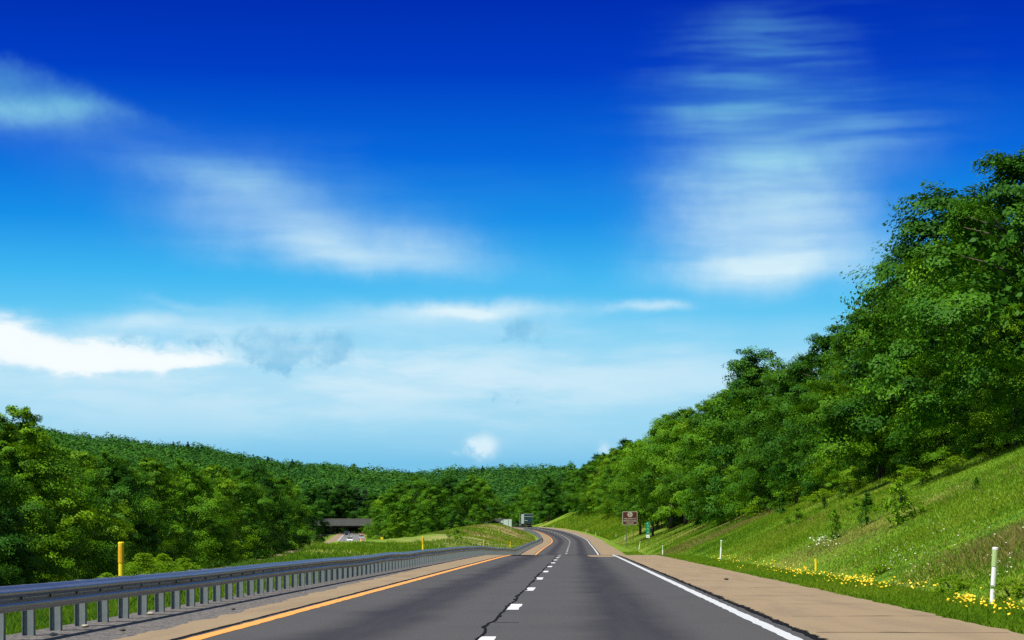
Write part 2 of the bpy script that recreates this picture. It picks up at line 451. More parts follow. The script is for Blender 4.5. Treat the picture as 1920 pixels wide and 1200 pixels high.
yr_ = np.concatenate([np.arange(-30, 130, 4.0), np.arange(130, 300, 2.0), np.arange(300, 900, 5.0)])
fy = np.concatenate([np.arange(10, 60, .12), np.arange(60, 130, .4), np.arange(130, 640, 1.2)])
def jagged(base, amp, sc, seed):
    return lambda Y: base + amp*(vnoise(Y*sc, Y*0+.5, seed)*.6 + vnoise(Y*sc*3.1, Y*0+.5, seed+1)*.4)
strip('gravel_strip', road_x, road_z, -6.16, -3.0, yr_, -.030, M['gravel'], 4)
tan_left = lambda Y: np.interp(Y, [0, 33, 45, 66, 87, 120, 300, 420], [-4.42, -4.45, -4.68, -4.88, -5.10, -5.15, -5.25, -5.4]) + .07*vnoise(Y*.9, Y*0, 31) + .04*vnoise(Y*3.1, Y*0, 37)
strip('left_shoulder', road_x, road_z, tan_left, -3.2, fy, -.012, M['shoulder'], 3)
strip('right_shoulder', road_x, road_z, 3.3, lambda Y: 6.72 + .06*vnoise(Y*.7, Y*0, 41) + .04*vnoise(Y*2.9, Y*0, 43), fy, -.008, M['shoulder'], 4)
strip('road', road_x, road_z, jagged(-3.70, .05, 1.2, 51), jagged(3.93, .07, 1.5, 53), fy, 0.0, M['asphalt'], 5)
strip('tar_seam', road_x, road_z, jagged(3.90, .05, 2.2, 61), jagged(4.02, .11, 5.0, 63), np.concatenate([np.arange(14, 60, .07), np.arange(60, 140, .3)]), .004, M['tar'])
strip('tar_seam', road_x, road_z, jagged(-3.74, .03, 1.5, 65), jagged(-3.66, .04, 2.6, 67), np.concatenate([np.arange(14, 60, .07), np.arange(60, 140, .3)]), .004, M['tar'])
ctr_l = jagged(-.115, .085, .5, 71); ctr_w = lambda Y: .011 + .014*np.clip(vnoise(Y*1.3, Y*0+.2, 75)*1.3, 0, 1)
yy = np.concatenate([np.arange(14, 60, .07), np.arange(60, 142, .3)])
strip('tar_seam', road_x, road_z, lambda Y: ctr_l(Y) - ctr_w(Y)*1.6, lambda Y: ctr_l(Y) + ctr_w(Y)*1.6, yy, .008, M['tar'])
strip('right_edge_line', road_x, road_z, lambda Y: 3.575 + .012*vnoise(Y*2, Y*0, 81), lambda Y: 3.75 + .012*vnoise(Y*2.2, Y*0, 83), fy, .004, M['white_line'])
strip('left_edge_line', road_x, road_z, lambda Y: -3.585 + .012*vnoise(Y*2, Y*0, 85), lambda Y: -3.365 + .015*vnoise(Y*2.2, Y*0, 87), fy, .004, M['orange_line'])
k = 0; y0 = 22.4 - 12.2
while y0 < 620:
    L0 = 2.9
    o = strip('lane_dash', road_x, road_z, lambda Y: -.095 + .01*vnoise(Y*3, Y*0, 91), lambda Y: .105 + .015*vnoise(Y*4, Y*0, 93), np.linspace(y0 - .2, y0 + L0 - .2, 14), .004, M['dash_paint'])
    y0 += 12.2; k += 1
# tan and dark strips added at the crest to suggest the smeared dip
strip('crest_smear', road_x, road_z, jagged(1.9, .25, .5, 111), lambda Y: 3.5 + .1*vnoise(Y*.6, Y*0, 113), np.arange(127, 141.6, .4), .0025, M['shoulder'])
strip('crest_smear', road_x, road_z, jagged(-3.3, .2, .5, 115), jagged(-1.9, .4, .6, 117), np.arange(133, 141.6, .4), .0025, M['tar'])
strip('crest_smear_band', road_x, road_z, -3.6, 3.9, np.arange(141.2, 143.4, .2), .0035, M['tar'], 6)
# joints across the right shoulder
jm = MB()
for (Yc, a, b, w) in ((26.4, 4.15, 6.6, .05), (31.9, 4.4, 6.62, .045), (37.6, 4.6, 6.6, .03), (42.8, 4.3, 6.5, .025), (50, 5.3, 6.6, .03), (58, 4.2, 6.2, .03), (69, 4.4, 6.6, .04), (83, 4.3, 6.6, .04), (100, 4.3, 6.6, .05)):
    n = 26
    for i in range(n):
        d0 = a + (b-a)*i/n; d1 = a + (b-a)*(i+1)/n
        def pt(d, s):
            w_ = 2.6*w*(.55 + .45*float(vnoise(d*3.1, Yc, 5)))*(.35 + .65*math.sin(math.pi*min(1, max(.02, (d-a)/(b-a)*.75 + .25))))
            Yv = Yc + .10*float(vnoise(d*1.4, Yc, 9)) + .04*float(vnoise(d*6, Yc, 11)) + s*w_*.5
            return (float(road_x(Yv)) + d, Yv, float(road_z(Yv)) - .004)
        jm.add([pt(d0, -1), pt(d1, -1), pt(d1, 1), pt(d0, 1)], [(0, 1, 2, 3)])
tag(jm.build('shoulder_joint', M['tar']), kind='structure')
# short crack beside the centre seam
cm = MB()
for i in range(6):
    d0 = -.1 + .06*i; d1 = d0 + .06; Yc = 29.2
    cm.add([(float(road_x(Yc))+d0, Yc-.02, .006), (float(road_x(Yc))+d1, Yc-.02, .006), (float(road_x(Yc))+d1, Yc+.05, .006), (float(road_x(Yc))+d0, Yc+.05, .006)], [(0, 1, 2, 3)])
tag(cm.build('road_crack', M['tar']), kind='structure')

# the other carriageway, lower to the left
yo = np.concatenate([np.arange(-30, 700, 6.0), np.arange(700, 1100, 8.0)])
strip('far_carriageway_shoulder', opp_x, opp_z, -7.0, 5.3, yo, -.012, M['shoulder'], 4)
strip('far_carriageway', opp_x, opp_z, -3.75, 3.75, yo, 0.0, M['asphalt_old'], 4)
strip('far_edge_line', opp_x, opp_z, -3.72, -3.42, yo, .006, M['white_line'])
strip('far_edge_line', opp_x, opp_z, 3.40, 3.72, yo, .006, M['orange_line'])
for i in range(40, 88):
    strip('lane_dash', opp_x, opp_z, -.12, .12, np.linspace(i*12.2, i*12.2 + 3.1, 3), .006, M['dash_paint'])

# ---------------------------------------------------------------- guardrail
rail = empty('guardrail', (float(road_x(24)) - 5.7, 24, 0))
tag(rail, 'long galvanised steel guardrail running along the left gravel edge of the near road', 'guardrail')
inv = Vector(rail.location)
prof = [(-.010, .695), (.012, .700), (.022, .690), (.028, .668), (.062, .645), (.083, .628), (.083, .598), (.062, .582), (.020, .556), (.004, .545),
        (.004, .532), (.020, .520), (.062, .494), (.083, .478), (.083, .448), (.062, .430), (.028, .408), (.022, .388), (.010, .384)]
RAIL_D = -5.62
ry = np.concatenate([np.arange(14, 150, 1.37), np.arange(150, 560, 2.6)])
def rail_base(Y): return float(road_z(Y)) - .05 + (.18*math.exp(-((Y-200)/32.0)**2))
vs = []
for j, Y in enumerate(ry):
    wob = .018*float(vnoise(Y*.13, 0, 101)); wz = .022*float(vnoise(Y*.11, 4, 103))
    for (a, z) in prof:
        vs.append((float(road_x(Y)) + RAIL_D + .02 + a + wob - inv.x, Y - inv.y, rail_base(Y) + z + wz - inv.z))
n = len(prof); fs = [(j*n+i, j*n+i+1, (j+1)*n+i+1, (j+1)*n+i) for j in range(len(ry)-1) for i in range(n-1)]
beam = np_mesh('beam', vs, fs, M['steel'], rail, smoothed=True)
sol = beam.modifiers.new('thickness', 'SOLIDIFY'); sol.thickness = .004; sol.offset = -1
def post_mb():
    b = MB()
    b.box(-.075, -.067, -.05, .05, -.3, .685)      # flange away from the road
    b.box(.067, .075, -.05, .05, -.3, .685)        # flange on the road side
    b.box(-.066, .066, -.004, .004, -.3, .683)     # web
    return b
p0 = None
post_y = [24.7 + 1.37*i for i in range(100)]
for i, Y in enumerate(post_y):
    if p0 is None: p0 = post_mb().build('post', M['post_steel'], rail); p = p0
    else:
        p = p0.copy(); COL.objects.link(p); p.parent = rail
    p.location = (float(road_x(Y)) + RAIL_D - .24 - inv.x, Y - inv.y, rail_base(Y) - inv.z - .01 + random.uniform(-.008, .008))
    p.rotation_euler = (random.uniform(-.012, .012), random.uniform(-.012, .012), -.03)
far_posts = MB()
for i in range(100, 380):
    Y = 24.7 + 1.37*i
    if Y > 555: break
    x = float(road_x(Y)) + RAIL_D - .24 - inv.x; z = rail_base(Y) - inv.z
    far_posts.box(x-.07, x+.07, Y-inv.y-.04, Y-inv.y+.04, z-.3, z+.73)
tag(far_posts.build('post_row', M['post_steel'], rail), kind='stuff')
b0 = None
for i, Y in enumerate(post_y[:46]):
    if b0 is None:
        b0 = MB().box(-.075, .075, -.07, .07, -.17, .125).build('offset_block', M['post_steel'], rail, bevel=.006); b = b0
    else:
        b = b0.copy(); COL.objects.link(b); b.parent = rail
    b.location = (float(road_x(Y)) + RAIL_D - .075 - inv.x, Y - inv.y, rail_base(Y) + .545 - inv.z)
t0 = None
for i, Y in enumerate(post_y[:30]):
    for q, zz in ((0, .539),):
        if t0 is None:
            t0 = MB().tube([(-.004, 0, 0), (.014, 0, 0)], [.022, .017], 8).build('bolt', M['bolt_steel'], rail); b = t0
        else:
            b = t0.copy(); COL.objects.link(b); b.parent = rail
        b.location = (float(road_x(Y)) + RAIL_D + .026 - inv.x, Y - inv.y + .03, rail_base(Y) + zz + .022*float(vnoise(Y*.11, 4, 103)) - inv.z)

# ---------------------------------------------------------------- foliage kit
def leaf_quads(P, Nrm, size, aspect=.62):
    """one rhombic leaf per point"""
    n = len(P)
    Nrm = Nrm/np.linalg.norm(Nrm, axis=1, keepdims=True)
    r = rng.normal(size=(n, 3)); U = np.cross(Nrm, r); U /= np.linalg.norm(U, axis=1, keepdims=True) + 1e-9
    V = np.cross(Nrm, U)
    s = size[:, None]
    a = P - U*s*.5; c = P + U*s*.5 ; b = P + V*s*.5*aspect + Nrm*s*.10; d = P - V*s*.5*aspect + Nrm*s*.10
    return np.stack([a, b, c, d], 1).reshape(-1, 3)

def crown_points(H, W, seed, nb, per, base=.06, shape='round', bough=(1.15, .9, .38)):
    r = np.random.default_rng(seed)
    Ps, Ns, Ts, bs = [], [], [], []
    lob = r.uniform(0, 2*np.pi, 4); la = r.uniform(.05, .16, 4)
    for i in range(nb):
        h = base + (1-base)*(r.random()**.9)
        if shape == 'round':   pr = (np.clip((h-base)/(1-base)*1.0, 0, 1)); R0 = (1 - pr**2.4)**.62*(.72 + .42*np.sin(np.pi*min(1, pr*1.05+.12)))
        elif shape == 'tall':  pr = np.clip((h-base)/(1-base), 0, 1); R0 = (1 - pr**1.8)**.75*(.82 + .25*np.sin(np.pi*pr))
        else:                  pr = np.clip((h-base)/(1-base), 0, 1); R0 = 1.05*(1 - pr) + .04
        th = r.uniform(0, 2*np.pi)
        lobf = 1 + sum(la[k]*np.sin((k+2)*th + lob[k] + h*5) for k in range(4))
        rad = W*.5*R0*lobf*np.sqrt(r.uniform(.30, 1.06))
        c = np.array([rad*np.cos(th), rad*np.sin(th), h*H])
        outd = np.array([np.cos(th), np.sin(th), .0]); up = np.array([0, 0, 1.0])
        side = np.array([-np.sin(th), np.cos(th), 0])
        sc = r.uniform(.7, 1.25)*(1.0 if h < .85 else .75)
        q = r.normal(size=(per, 3)); q /= np.linalg.norm(q, axis=1, keepdims=True); q *= (r.random((per, 1))**.42)
        lo = q[:, :1]*bough[0]*sc; ls = q[:, 1:2]*bough[1]*sc; lz = q[:, 2:3]*bough[2]*sc - .16*(lo**2)/max(.3, bough[0])*np.sign(lo) 
        P = c + outd*lo + side*ls + up*lz
        Nn = up*1.0 + outd*.55 + r.normal(size=(per, 3))*.62
        Ps.append(P); Ns.append(Nn); tb = r.uniform(.15, .85)
        Ts.append(np.clip(tb + r.normal(size=per)*.13 + (.12 if h > .7 else 0), 0, 1))
    return np.concatenate(Ps), np.concatenate(Ns), np.concatenate(Ts)

def trunk_mb(H, W, seed, base_r):
    r = random.Random(seed); b = MB()
    pts = [(0, 0, -.4)]; x = y = 0
    for i in range(1, 7):
        x += r.uniform(-.12, .12); y += r.uniform(-.12, .12); pts.append((x, y, H*.92*i/6))
    b.tube(pts, [base_r*1.25] + [base_r*(1 - .85*i/6) for i in range(1, 7)], 8)
    for k in range(11):
        t = r.uniform(.16, .85); i = min(5, int(t*6)); p = Vector(pts[i+1 if i < 5 else 6]); p.z = H*.92*t
        a = r.uniform(0, 2*math.pi); ln = W*.42*(1 - .55*t)
        m1 = p + Vector((math.cos(a)*ln*.5, math.sin(a)*ln*.5, ln*.32)); e = p + Vector((math.cos(a+.2)*ln, math.sin(a+.2)*ln, ln*.48))
        b.tube([p, m1, e], [base_r*.42*(1-.6*t), base_r*.24*(1-.5*t), base_r*.06], 6)
    return b

def lobed_crown(H, W, seed, nl, nbl, per, base=.08, shape='round'):
    """a broadleaf crown: rounded boughs round the trunk, each carrying many leafy sprays on its outer, upper side"""
    r = np.random.default_rng(seed)
    Ps, Ns, Ts = [], [], []
    gold = 2.39996
    for i in range(nl):
        h = base + (1 - base)*((i + .5)/nl)**.88
        pr = (h - base)/(1 - base)
        if shape == 'round': R0 = (1 - pr**3.4)**.5*(.76 + .30*math.sin(math.pi*min(1, pr + .1)))
        else: R0 = (1 - pr**2.0)**.7*(.80 + .24*math.sin(math.pi*pr))
        lr = H*r.uniform(.085, .150)*(1.0 if pr < .8 else .8)
        th = i*gold + r.uniform(-.4, .4)
        rad = max(0, W*.5*R0*r.uniform(.55, 1.2) - lr*.55)
        if pr > .93: rad *= .6
        c = np.array([rad*math.cos(th), rad*math.sin(th), h*H - lr*.55])
        out = np.array([math.cos(th), math.sin(th), 0])
        lt = r.uniform(.25, .75)
        for k in range(nbl):
            dv = r.normal(size=3); dv /= np.linalg.norm(dv)
            dv = dv + out*.55 + np.array([0, 0, .35]); dv /= np.linalg.norm(dv)
            bc = c + dv*lr*np.array([1.15, 1.15, .82])*r.uniform(.72, 1.06)
            bs = lr*r.uniform(.34, .60)
            q = r.normal(size=(per, 3)); q /= np.linalg.norm(q, axis=1, keepdims=True); q *= r.random((per, 1))**.45
            ax = dv*np.array([1, 1, .35]); ax /= np.linalg.norm(ax) + 1e-9
            sd = np.cross(ax, [0, 0, 1.0]); sd /= np.linalg.norm(sd) + 1e-9
            droop = -.22*np.abs(q[:, :1])*np.sign(q[:, :1])*bs
            P = bc + ax*q[:, :1]*bs*1.25 + sd*q[:, 1:2]*bs + np.array([0, 0, 1.0])*(q[:, 2:3]*bs*.58 + droop)
            N = np.array([0, 0, .42]) + dv*1.15 + r.normal(size=(per, 3))*.36
            Ps.append(P); Ns.append(N); Ts.append(np.clip(lt + r.normal()*.13 + r.normal(size=per)*.10, 0, 1))
    m = 1500     # sparse inner leaves round the limbs
    q = r.normal(size=(m, 3)); q /= np.linalg.norm(q, axis=1, keepdims=True); q *= r.random((m, 1))**.4
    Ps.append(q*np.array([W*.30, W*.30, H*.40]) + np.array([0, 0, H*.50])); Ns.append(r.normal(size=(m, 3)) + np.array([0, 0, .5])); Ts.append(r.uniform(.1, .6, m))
    return np.concatenate(Ps), np.concatenate(Ns), np.concatenate(Ts)

def make_tree(name, H, W, seed, m, nl=30, nbl=11, per=135, leaf=.155, base=.06, shape='round', trunk=.2):
    root = empty(name, (0, -400, -50))
    if shape == 'cone': P, N, T = crown_points(H, W, seed, 170, 110, base, 'cone', (.9, .6, .18))
    else: P, N, T = lobed_crown(H, W, seed, nl, nbl, per, base, shape)
    sz = leaf*rng.uniform(.7, 1.4, len(P)); 
    if shape != 'cone': sz[-1500:] *= 2.2
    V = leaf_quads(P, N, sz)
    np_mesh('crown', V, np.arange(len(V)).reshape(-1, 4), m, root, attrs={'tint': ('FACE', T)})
    trunk_mb(H, W, seed, trunk).build('trunk', M['bark'], root, smoothed=True)
    return root

PROTO = {
 'a': make_tree('broadleaf_tree', 12, 8.4, 1, M['leaf'], 25, 13),
 'b': make_tree('broadleaf_tree', 12, 7.8, 2, M['leaf_bright'], 24, 13),
 'c': make_tree('broadleaf_tree', 12, 7.0, 3, M['leaf_dark'], 23, 13, shape='tall'),
 'd': make_tree('broadleaf_tree', 12, 9.2, 4, M['leaf'], 28, 13),
 'h': make_tree('broadleaf_tree', 12, 8.4, 8, M['leaf'], 34, 11, base=.36),
 'e': make_tree('broadleaf_tree', 12, 6.6, 5, M['leaf'], 23, 12, shape='tall'),
 'f': make_tree('broadleaf_tree', 12, 8.2, 6, M['leaf_dark'], 25, 13),
 'p': make_tree('pine_tree', 12, 5.0, 7, M['needle'], leaf=.24, shape='cone', trunk=.16),
}
USED = set()
TOPOFF = {'a': 1.03, 'b': 1.03, 'c': 1.03, 'd': 1.03, 'e': 1.03, 'h': 1.03, 'f': 1.03, 'p': 1.0}
ALL_TREES = []
def put_tree(kind, X, Y, height, width=None, label=None, group=None, cat='tree', sink=.15):
    src = PROTO[kind]; z = float(terrain(X, Y)) - sink
    s = height/(12*TOPOFF[kind]); sw = s if width is None else width
    rz = random.uniform(0, 6.28)
    if kind in USED: o = copy_tree(src)
    else: o = src; USED.add(kind)
    o.location = (X, Y, z); o.rotation_euler = (0, 0, rz); o.scale = (sw, sw, s)
    tag(o, label, cat, group); ALL_TREES.append(o)
    return o

ORD = ['first', 'second', 'third', 'fourth', 'fifth', 'sixth', 'seventh', 'eighth', 'ninth', 'tenth', 'eleventh', 'twelfth', 'thirteenth', 'fourteenth', 'fifteenth',
       'sixteenth', 'seventeenth', 'eighteenth', 'nineteenth', 'twentieth', 'twenty-first', 'twenty-second', 'twenty-third', 'twenty-fourth', 'twenty-fifth', 'twenty-sixth',
       'twenty-seventh', 'twenty-eighth', 'twenty-ninth', 'thirtieth', 'thirty-first', 'thirty-second', 'thirty-third', 'thirty-fourth', 'thirty-fifth', 'thirty-sixth']
SHADE = {'a': 'mid green', 'b': 'bright green', 'c': 'dark narrow', 'd': 'broad green', 'e': 'slim green', 'h': 'high crowned green', 'f': 'dark green', 'p': 'dark pointed'}

# right bank, front row: (column, distance, row of the top, kind, width factor)
RF = [(1930, 93, 255, 'f', 1.15), (1775, 114, 338, 'c', 1.30), (1842, 106, 372, 'a', 1.0), (1700, 121, 455, 'b', 1.0), (1655, 128, 545, 'd', .82), (1600, 140, 588, 'e', 1.15),
      (1560, 151, 612, 'f', 1.0), (1512, 166, 652, 'a', 1.0), (1468, 182, 672, 'd', 1.0), (1413, 202, 648, 'c', 1.1), (1382, 217, 702, 'a', 1.0), (1345, 240, 735, 'f', .95),
      (1312, 262, 752, 'b', .95), (1285, 288, 762, 'h', 1.1), (1258, 308, 772, 'h', 1.1)]
for i, (px, Y, py, kd, wf) in enumerate(RF):
    X = at(px, Y); h = ztop(py, Y) - float(terrain(X, Y))
    s = h/12.4
    put_tree(kd, X, Y, h, s*wf*1.0, '%s tall tree in the right bank front row, %s from the right edge' % (SHADE[kd], ORD[i]), 'tall trees along the right bank')
# lower trees and bushes standing at the foot of that row
RB = [(1905, 92, 560, 'b'), (1838, 100, 610, 'a'), (1770, 107, 640, 'b'), (1716, 114, 705, 'b'), (1650, 125, 700, 'a'), (1596, 136, 745, 'b'), (1545, 148, 770, 'f'), (1497, 163, 800, 'a'),
      (1448, 180, 800, 'e'), (1405, 198, 815, 'b'), (1372, 216, 835, 'a'), (1335, 236, 850, 'f'), (1338, 250, 800, 'a')]
RB.sort(key=lambda t: -t[0])
for i, (px, Y, py, kd) in enumerate(RB):
    X = at(px, Y); h = ztop(py, Y) - float(terrain(X, Y))
    put_tree(kd, X, Y, h, max(.40, h/12*.88), 'short bushy %s tree below the right bank row, %s from the right edge' % (SHADE[kd].split()[-1] if kd in 'cfp' else SHADE[kd], ORD[i]), 'short trees below the front row')
# behind the front row; dark leaf colours in the shade of the gaps
r2 = random.Random(5)
for i in range(30):
    Y = 100 + i*7.6; d = 27.5 + r2.uniform(-1.5, 3.0) + (i % 2)*6
    X = float(road_x(Y)) + d; px = 960 + F*X/Y
    if px > 2080: continue
    lim = np.interp(px, [1200, 1300, 1400, 1500, 1600, 1660, 1750, 1900, 2000], [800, 768, 690, 690, 625, 560, 400, 330, 320])
    h = min(14.5, ztop(lim + r2.uniform(10, 60), Y) - float(terrain(X, Y)))
    if h < 5: continue
    put_tree(r2.choice('cffe'), X, Y, h, h/12*1.0, 'leafy tree half hidden behind the front row of the right bank wood', 'trees behind the front row on the right')
# the wood on the far right bank, beyond the brown sign
for row, (d0, yst) in enumerate(((20.0, 335), (25.5, 352), (32.5, 372), (42, 420), (53, 470), (66, 540))):
    Y = yst
    while Y < 800:
        d = d0 + r2.uniform(-1.6, 1.6); X = float(road_x(Y)) + d
        if row == 0 and 318 < Y < 352: d += 3; X += 3
        px = 960 + F*X/Y
        lim = np.interp(px, [990, 1040, 1100, 1150, 1190, 1260, 1300, 1400], [905, 874, 852, 822, 795, 776, 762, 720])
        h = min(r2.uniform(13.5, 17.5), ztop(lim + r2.uniform(2, 26), Y) - float(terrain(X, Y)))
        if h > 5:
            put_tree('h' if Y < 362 and row < 3 else r2.choice('aabdeff'), X, Y, h, h/12*1.0, 'leafy tree massed in the wood up the far right bank beyond the brown sign', 'trees of the far right bank wood')
        Y += (9.0 + row*1.2)*(1 + (Y-330)/700)
for (dd_, Yn) in ((13, 664), (15.5, 690), (19, 715), (24, 750), (19, 770), (26, 735), (31, 765)):
    Xn = float(road_x(Yn)) + dd_
    put_tree(r2.choice('acdf'), Xn, Yn, r2.uniform(14, 17), 1.3, 'leafy tree close behind the truck where the road bends out of sight', 'trees behind the truck')
for (dd_, Yn) in ((14.2, 350), (17.5, 346), (15.5, 364), (19.5, 358), (12.8, 372)):
    Xn = float(road_x(Yn)) + dd_
    put_tree('h', Xn, Yn, 14.0, 1.15, 'high crowned tree overhanging the dark hollow behind the green mile sign', 'trees round the dark hollow')
# left wood beyond the lower carriageway: front row
LF = [(-45, 112, 800, 'f'), (22, 118, 838, 'a'), (28, 128, 752, 'b'), (88, 126, 818, 'b'), (140, 134, 812, 'a'), (196, 142, 832, 'd'), (250, 152, 838, 'b'), (262, 168, 842, 'a'), (306, 166, 858, 'f'), (345, 182, 870, 'c'),
      (385, 196, 852, 'b'), (412, 225, 858, 'a'), (438, 236, 880, 'd'), (470, 262, 866, 'b'), (505, 300, 874, 'a'), (530, 330, 868, 'f'), (556, 372, 882, 'd'), (580, 420, 892, 'a'), (580, 540, 912, 'f')]
for i, (px, Y, py, kd) in enumerate(LF):
    X = at(px, Y); X = min(X, float(opp_x(Y)) - 8.6); h = ztop(py, Y) - float(terrain(X, Y))
    put_tree(kd, X, Y, h, h/12*1.0, '%s tree in the left wood front row, %s from the left edge' % (SHADE[kd], ORD[i]), 'front trees of the left wood')
LB = [(60, 108, 925, 'f'), (120, 118, 940, 'f'), (175, 128, 935, 'b'), (232, 138, 945, 'f'), (290, 150, 950, 'f'), (335, 164, 945, 'a'), (372, 182, 955, 'a'), (420, 205, 950, 'f'), (462, 236, 948, 'a'), (495, 270, 955, 'b'), (540, 318, 945, 'c'), (570, 372, 950, 'b'), (590, 430, 955, 'f')]  # dark kinds here put deeper shade into the leaf colour
for i, (px, Y, py, kd) in enumerate(LB):
    X = at(px, Y); X = min(X, float(opp_x(Y)) - 8.6); h = ztop(py, Y) - float(terrain(X, Y))
    put_tree(kd, X, Y, h, max(.5, h/12*1.15), 'short bushy tree at the foot of the left wood, %s from the left' % ORD[i], 'short trees at the foot of the left wood')
for i in range(34):  # deeper trees, mostly dark leaf: the wood's shade is in the colour
    Y = 135 + i*14; off = 17 + r2.uniform(-2, 3) + (i % 2)*8
    X = float(opp_x(Y)) - off; px = 960 + F*X/Y
    if px < -150: continue
    lim = np.interp(px, [0, 100, 200, 300, 400, 500, 560, 620, 700], [800, 815, 835, 855, 862, 872, 885, 900, 905])
    h = min(13.5, ztop(lim + r2.uniform(4, 24), Y) - float(terrain(X, Y)))
    if h < 4: continue
    put_tree(r2.choice('acff'), X, Y, h, h/12*1.0, 'leafy tree rising behind the front trees of the left wood', 'trees deeper in the left wood')
# clump on the median and the trees round the bridge
CL = [(724, 575, 922, 'b'), (745, 545, 905, 'a'), (778, 560, 893, 'd'), (812, 540, 902, 'a'), (845, 560, 890, 'f'), (878, 550, 896, 'a'), (890, 565, 890, 'd'), (745, 500, 955, 'b'), (790, 505, 950, 'a'), (850, 510, 955, 'f'), (895, 520, 945, 'a')]
CL.sort(key=lambda t: t[0])
for i, (px, Y, py, kd) in enumerate(CL):
    X = at(px, Y); h = ztop(py, Y) - float(terrain(X, Y))
    put_tree(kd, X, Y, h, h/12*1.18, '%s tree in the median mound clump, %s from its left end' % (SHADE[kd], ORD[i]), 'trees of the median clump')
BT = [(612, 935, 905, 'f'), (632, 950, 912, 'p'), (648, 945, 902, 'f'), (668, 945, 915, 'p'), (684, 955, 918, 'p'), (700, 940, 925, 'f'), (940, 950, 940, 'a'), (962, 960, 930, 'f'), (985, 940, 935, 'd'), (1003, 900, 915, 'a'), (590, 905, 920, 'f'), (1018, 830, 905, 'b'), (600, 930, 932, 'c'), (657, 975, 925, 'f'), (676, 975, 930, 'f'), (640, 970, 928, 'c')]
for i, (px, Y, py, kd) in enumerate(BT):
    X = at(px, Y); h = ztop(py, Y) - float(terrain(X, Y))
    put_tree(kd, X, Y, max(h, 6), max(h, 6)/12*1.15, 'dark tree standing close behind the concrete road bridge', 'trees behind the bridge')
# pointed trees on the skyline
SK = [(325, 829), (352, 829), (502, 857), (548, 862), (664, 870), (905, 874)]
for i, (px, py) in enumerate(SK):
    yr = 1450 + 350*float(smooth(100, 900, px)); Y = yr - 12; X = at(px, Y); h = ztop(py, Y) - float(terrain(X, Y)) + .5
    put_tree('p', X, Y, h, h/12*1.2, 'pointed dark pine on the ridge of the far hill, %s from the left' % ORD[i], 'pines on the far ridge')

# ---------------------------------------------------------------- far forest canopy (one mass)
def canopy(name, px0, px1, y0, y1, n, cond, per=56, seed=3):
    r = np.random.default_rng(seed)
    u = r.random(n); Y = (y0**1.5 + u*(y1**1.5 - y0**1.5))**(1/1.5); px = r.uniform(px0, px1, n); X = (px-960)/F*Y
    k = cond(X, Y, px); X, Y = X[k], Y[k]; n = len(X)
    Z = terrain(X, Y); rad = 2.0 + 4.6*r.random(n)**1.5; hh = r.uniform(5.0, 9.0, n) + rad*.5; tall = r.random(n) < .06; hh[tall] *= 1.25; rad[tall] *= .7
    q = r.normal(size=(n, per, 3)); q[..., 2] = np.abs(q[..., 2])*.9 + .05; q /= np.linalg.norm(q, axis=2, keepdims=True)
    q *= r.uniform(.80, 1.05, (n, per, 1))
    P = np.empty((n, per, 3)); P[..., 0] = X[:, None] + q[..., 0]*rad[:, None]; P[..., 1] = Y[:, None] + q[..., 1]*rad[:, None]
    P[..., 2] = Z[:, None] + hh[:, None]*(.30 + .70*q[..., 2])
    N = q*1.0 + np.array([0, 0, .45]) + r.normal(size=q.shape)*.18
    T = np.clip(.45 + .38*vnoise(X/55., Y/90., 121)[:, None] + r.uniform(-.42, .42, (n, 1)) + r.normal(size=(n, per))*.06, 0, 1)
    V = leaf_quads(P.reshape(-1, 3), N.reshape(-1, 3), r.uniform(.9, 1.7, n*per)*np.repeat(rad/3.8, per), .85)
    o = np_mesh(name, V, np.arange(len(V)).reshape(-1, 4), M['leaf_hazed'], attrs={'tint': ('FACE', T.ravel())})
    return tag(o, 'continuous leafy forest covering the hill at the end of the valley', 'forest', kind='stuff')
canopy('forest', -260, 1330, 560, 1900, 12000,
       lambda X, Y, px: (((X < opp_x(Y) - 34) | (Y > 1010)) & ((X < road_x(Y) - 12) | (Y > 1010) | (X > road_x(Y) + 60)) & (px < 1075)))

# ---------------------------------------------------------------- grass, weeds, flowers
def blades(name, X, Y, hgt, wid, m, tint, label=None, cat=None):
    n = len(X); Z = terrain(X, Y) - .02
    a = rng.uniform(0, 2*np.pi, n); lean = rng.normal(size=(n, 2))*.35
    P = np.stack([X, Y, Z], 1); w = np.stack([np.cos(a), np.sin(a)*.5, np.zeros(n)], 1)*wid[:, None]*.5
    mid = P + np.stack([lean[:, 0]*hgt*.25, lean[:, 1]*hgt*.25, hgt*.55], 1); tip = P + np.stack([lean[:, 0]*hgt*.9, lean[:, 1]*hgt*.9, hgt], 1)
    V = np.stack([P - w, P + w, mid + w*.6, tip], 1).reshape(-1, 3)
    o = np_mesh(name, V, np.arange(len(V)).reshape(-1, 4), m, attrs={'tint': ('FACE', tint)})
    return tag(o, label, cat, kind='stuff')

def scatter(n, y0, y1, d0, d1, power=1.0):
    Y = (y0**(1-power) + rng.random(n)*(y1**(1-power) - y0**(1-power)))**(1/(1-power)) if power != 1 else y0*(y1/y0)**rng.random(n)
    D = rng.uniform(d0, d1, n); return road_x(Y) + D, Y, D

def patch_tint(X, Y, seed):
    return np.clip(.46 + .30*vnoise(X/6., Y/16., seed+5) + .20*vnoise(X/2.2, Y/8.0, seed) + .12*vnoise(X/.9, Y/2.6, seed+1) + rng.normal(size=len(X))*.11, 0, 1)

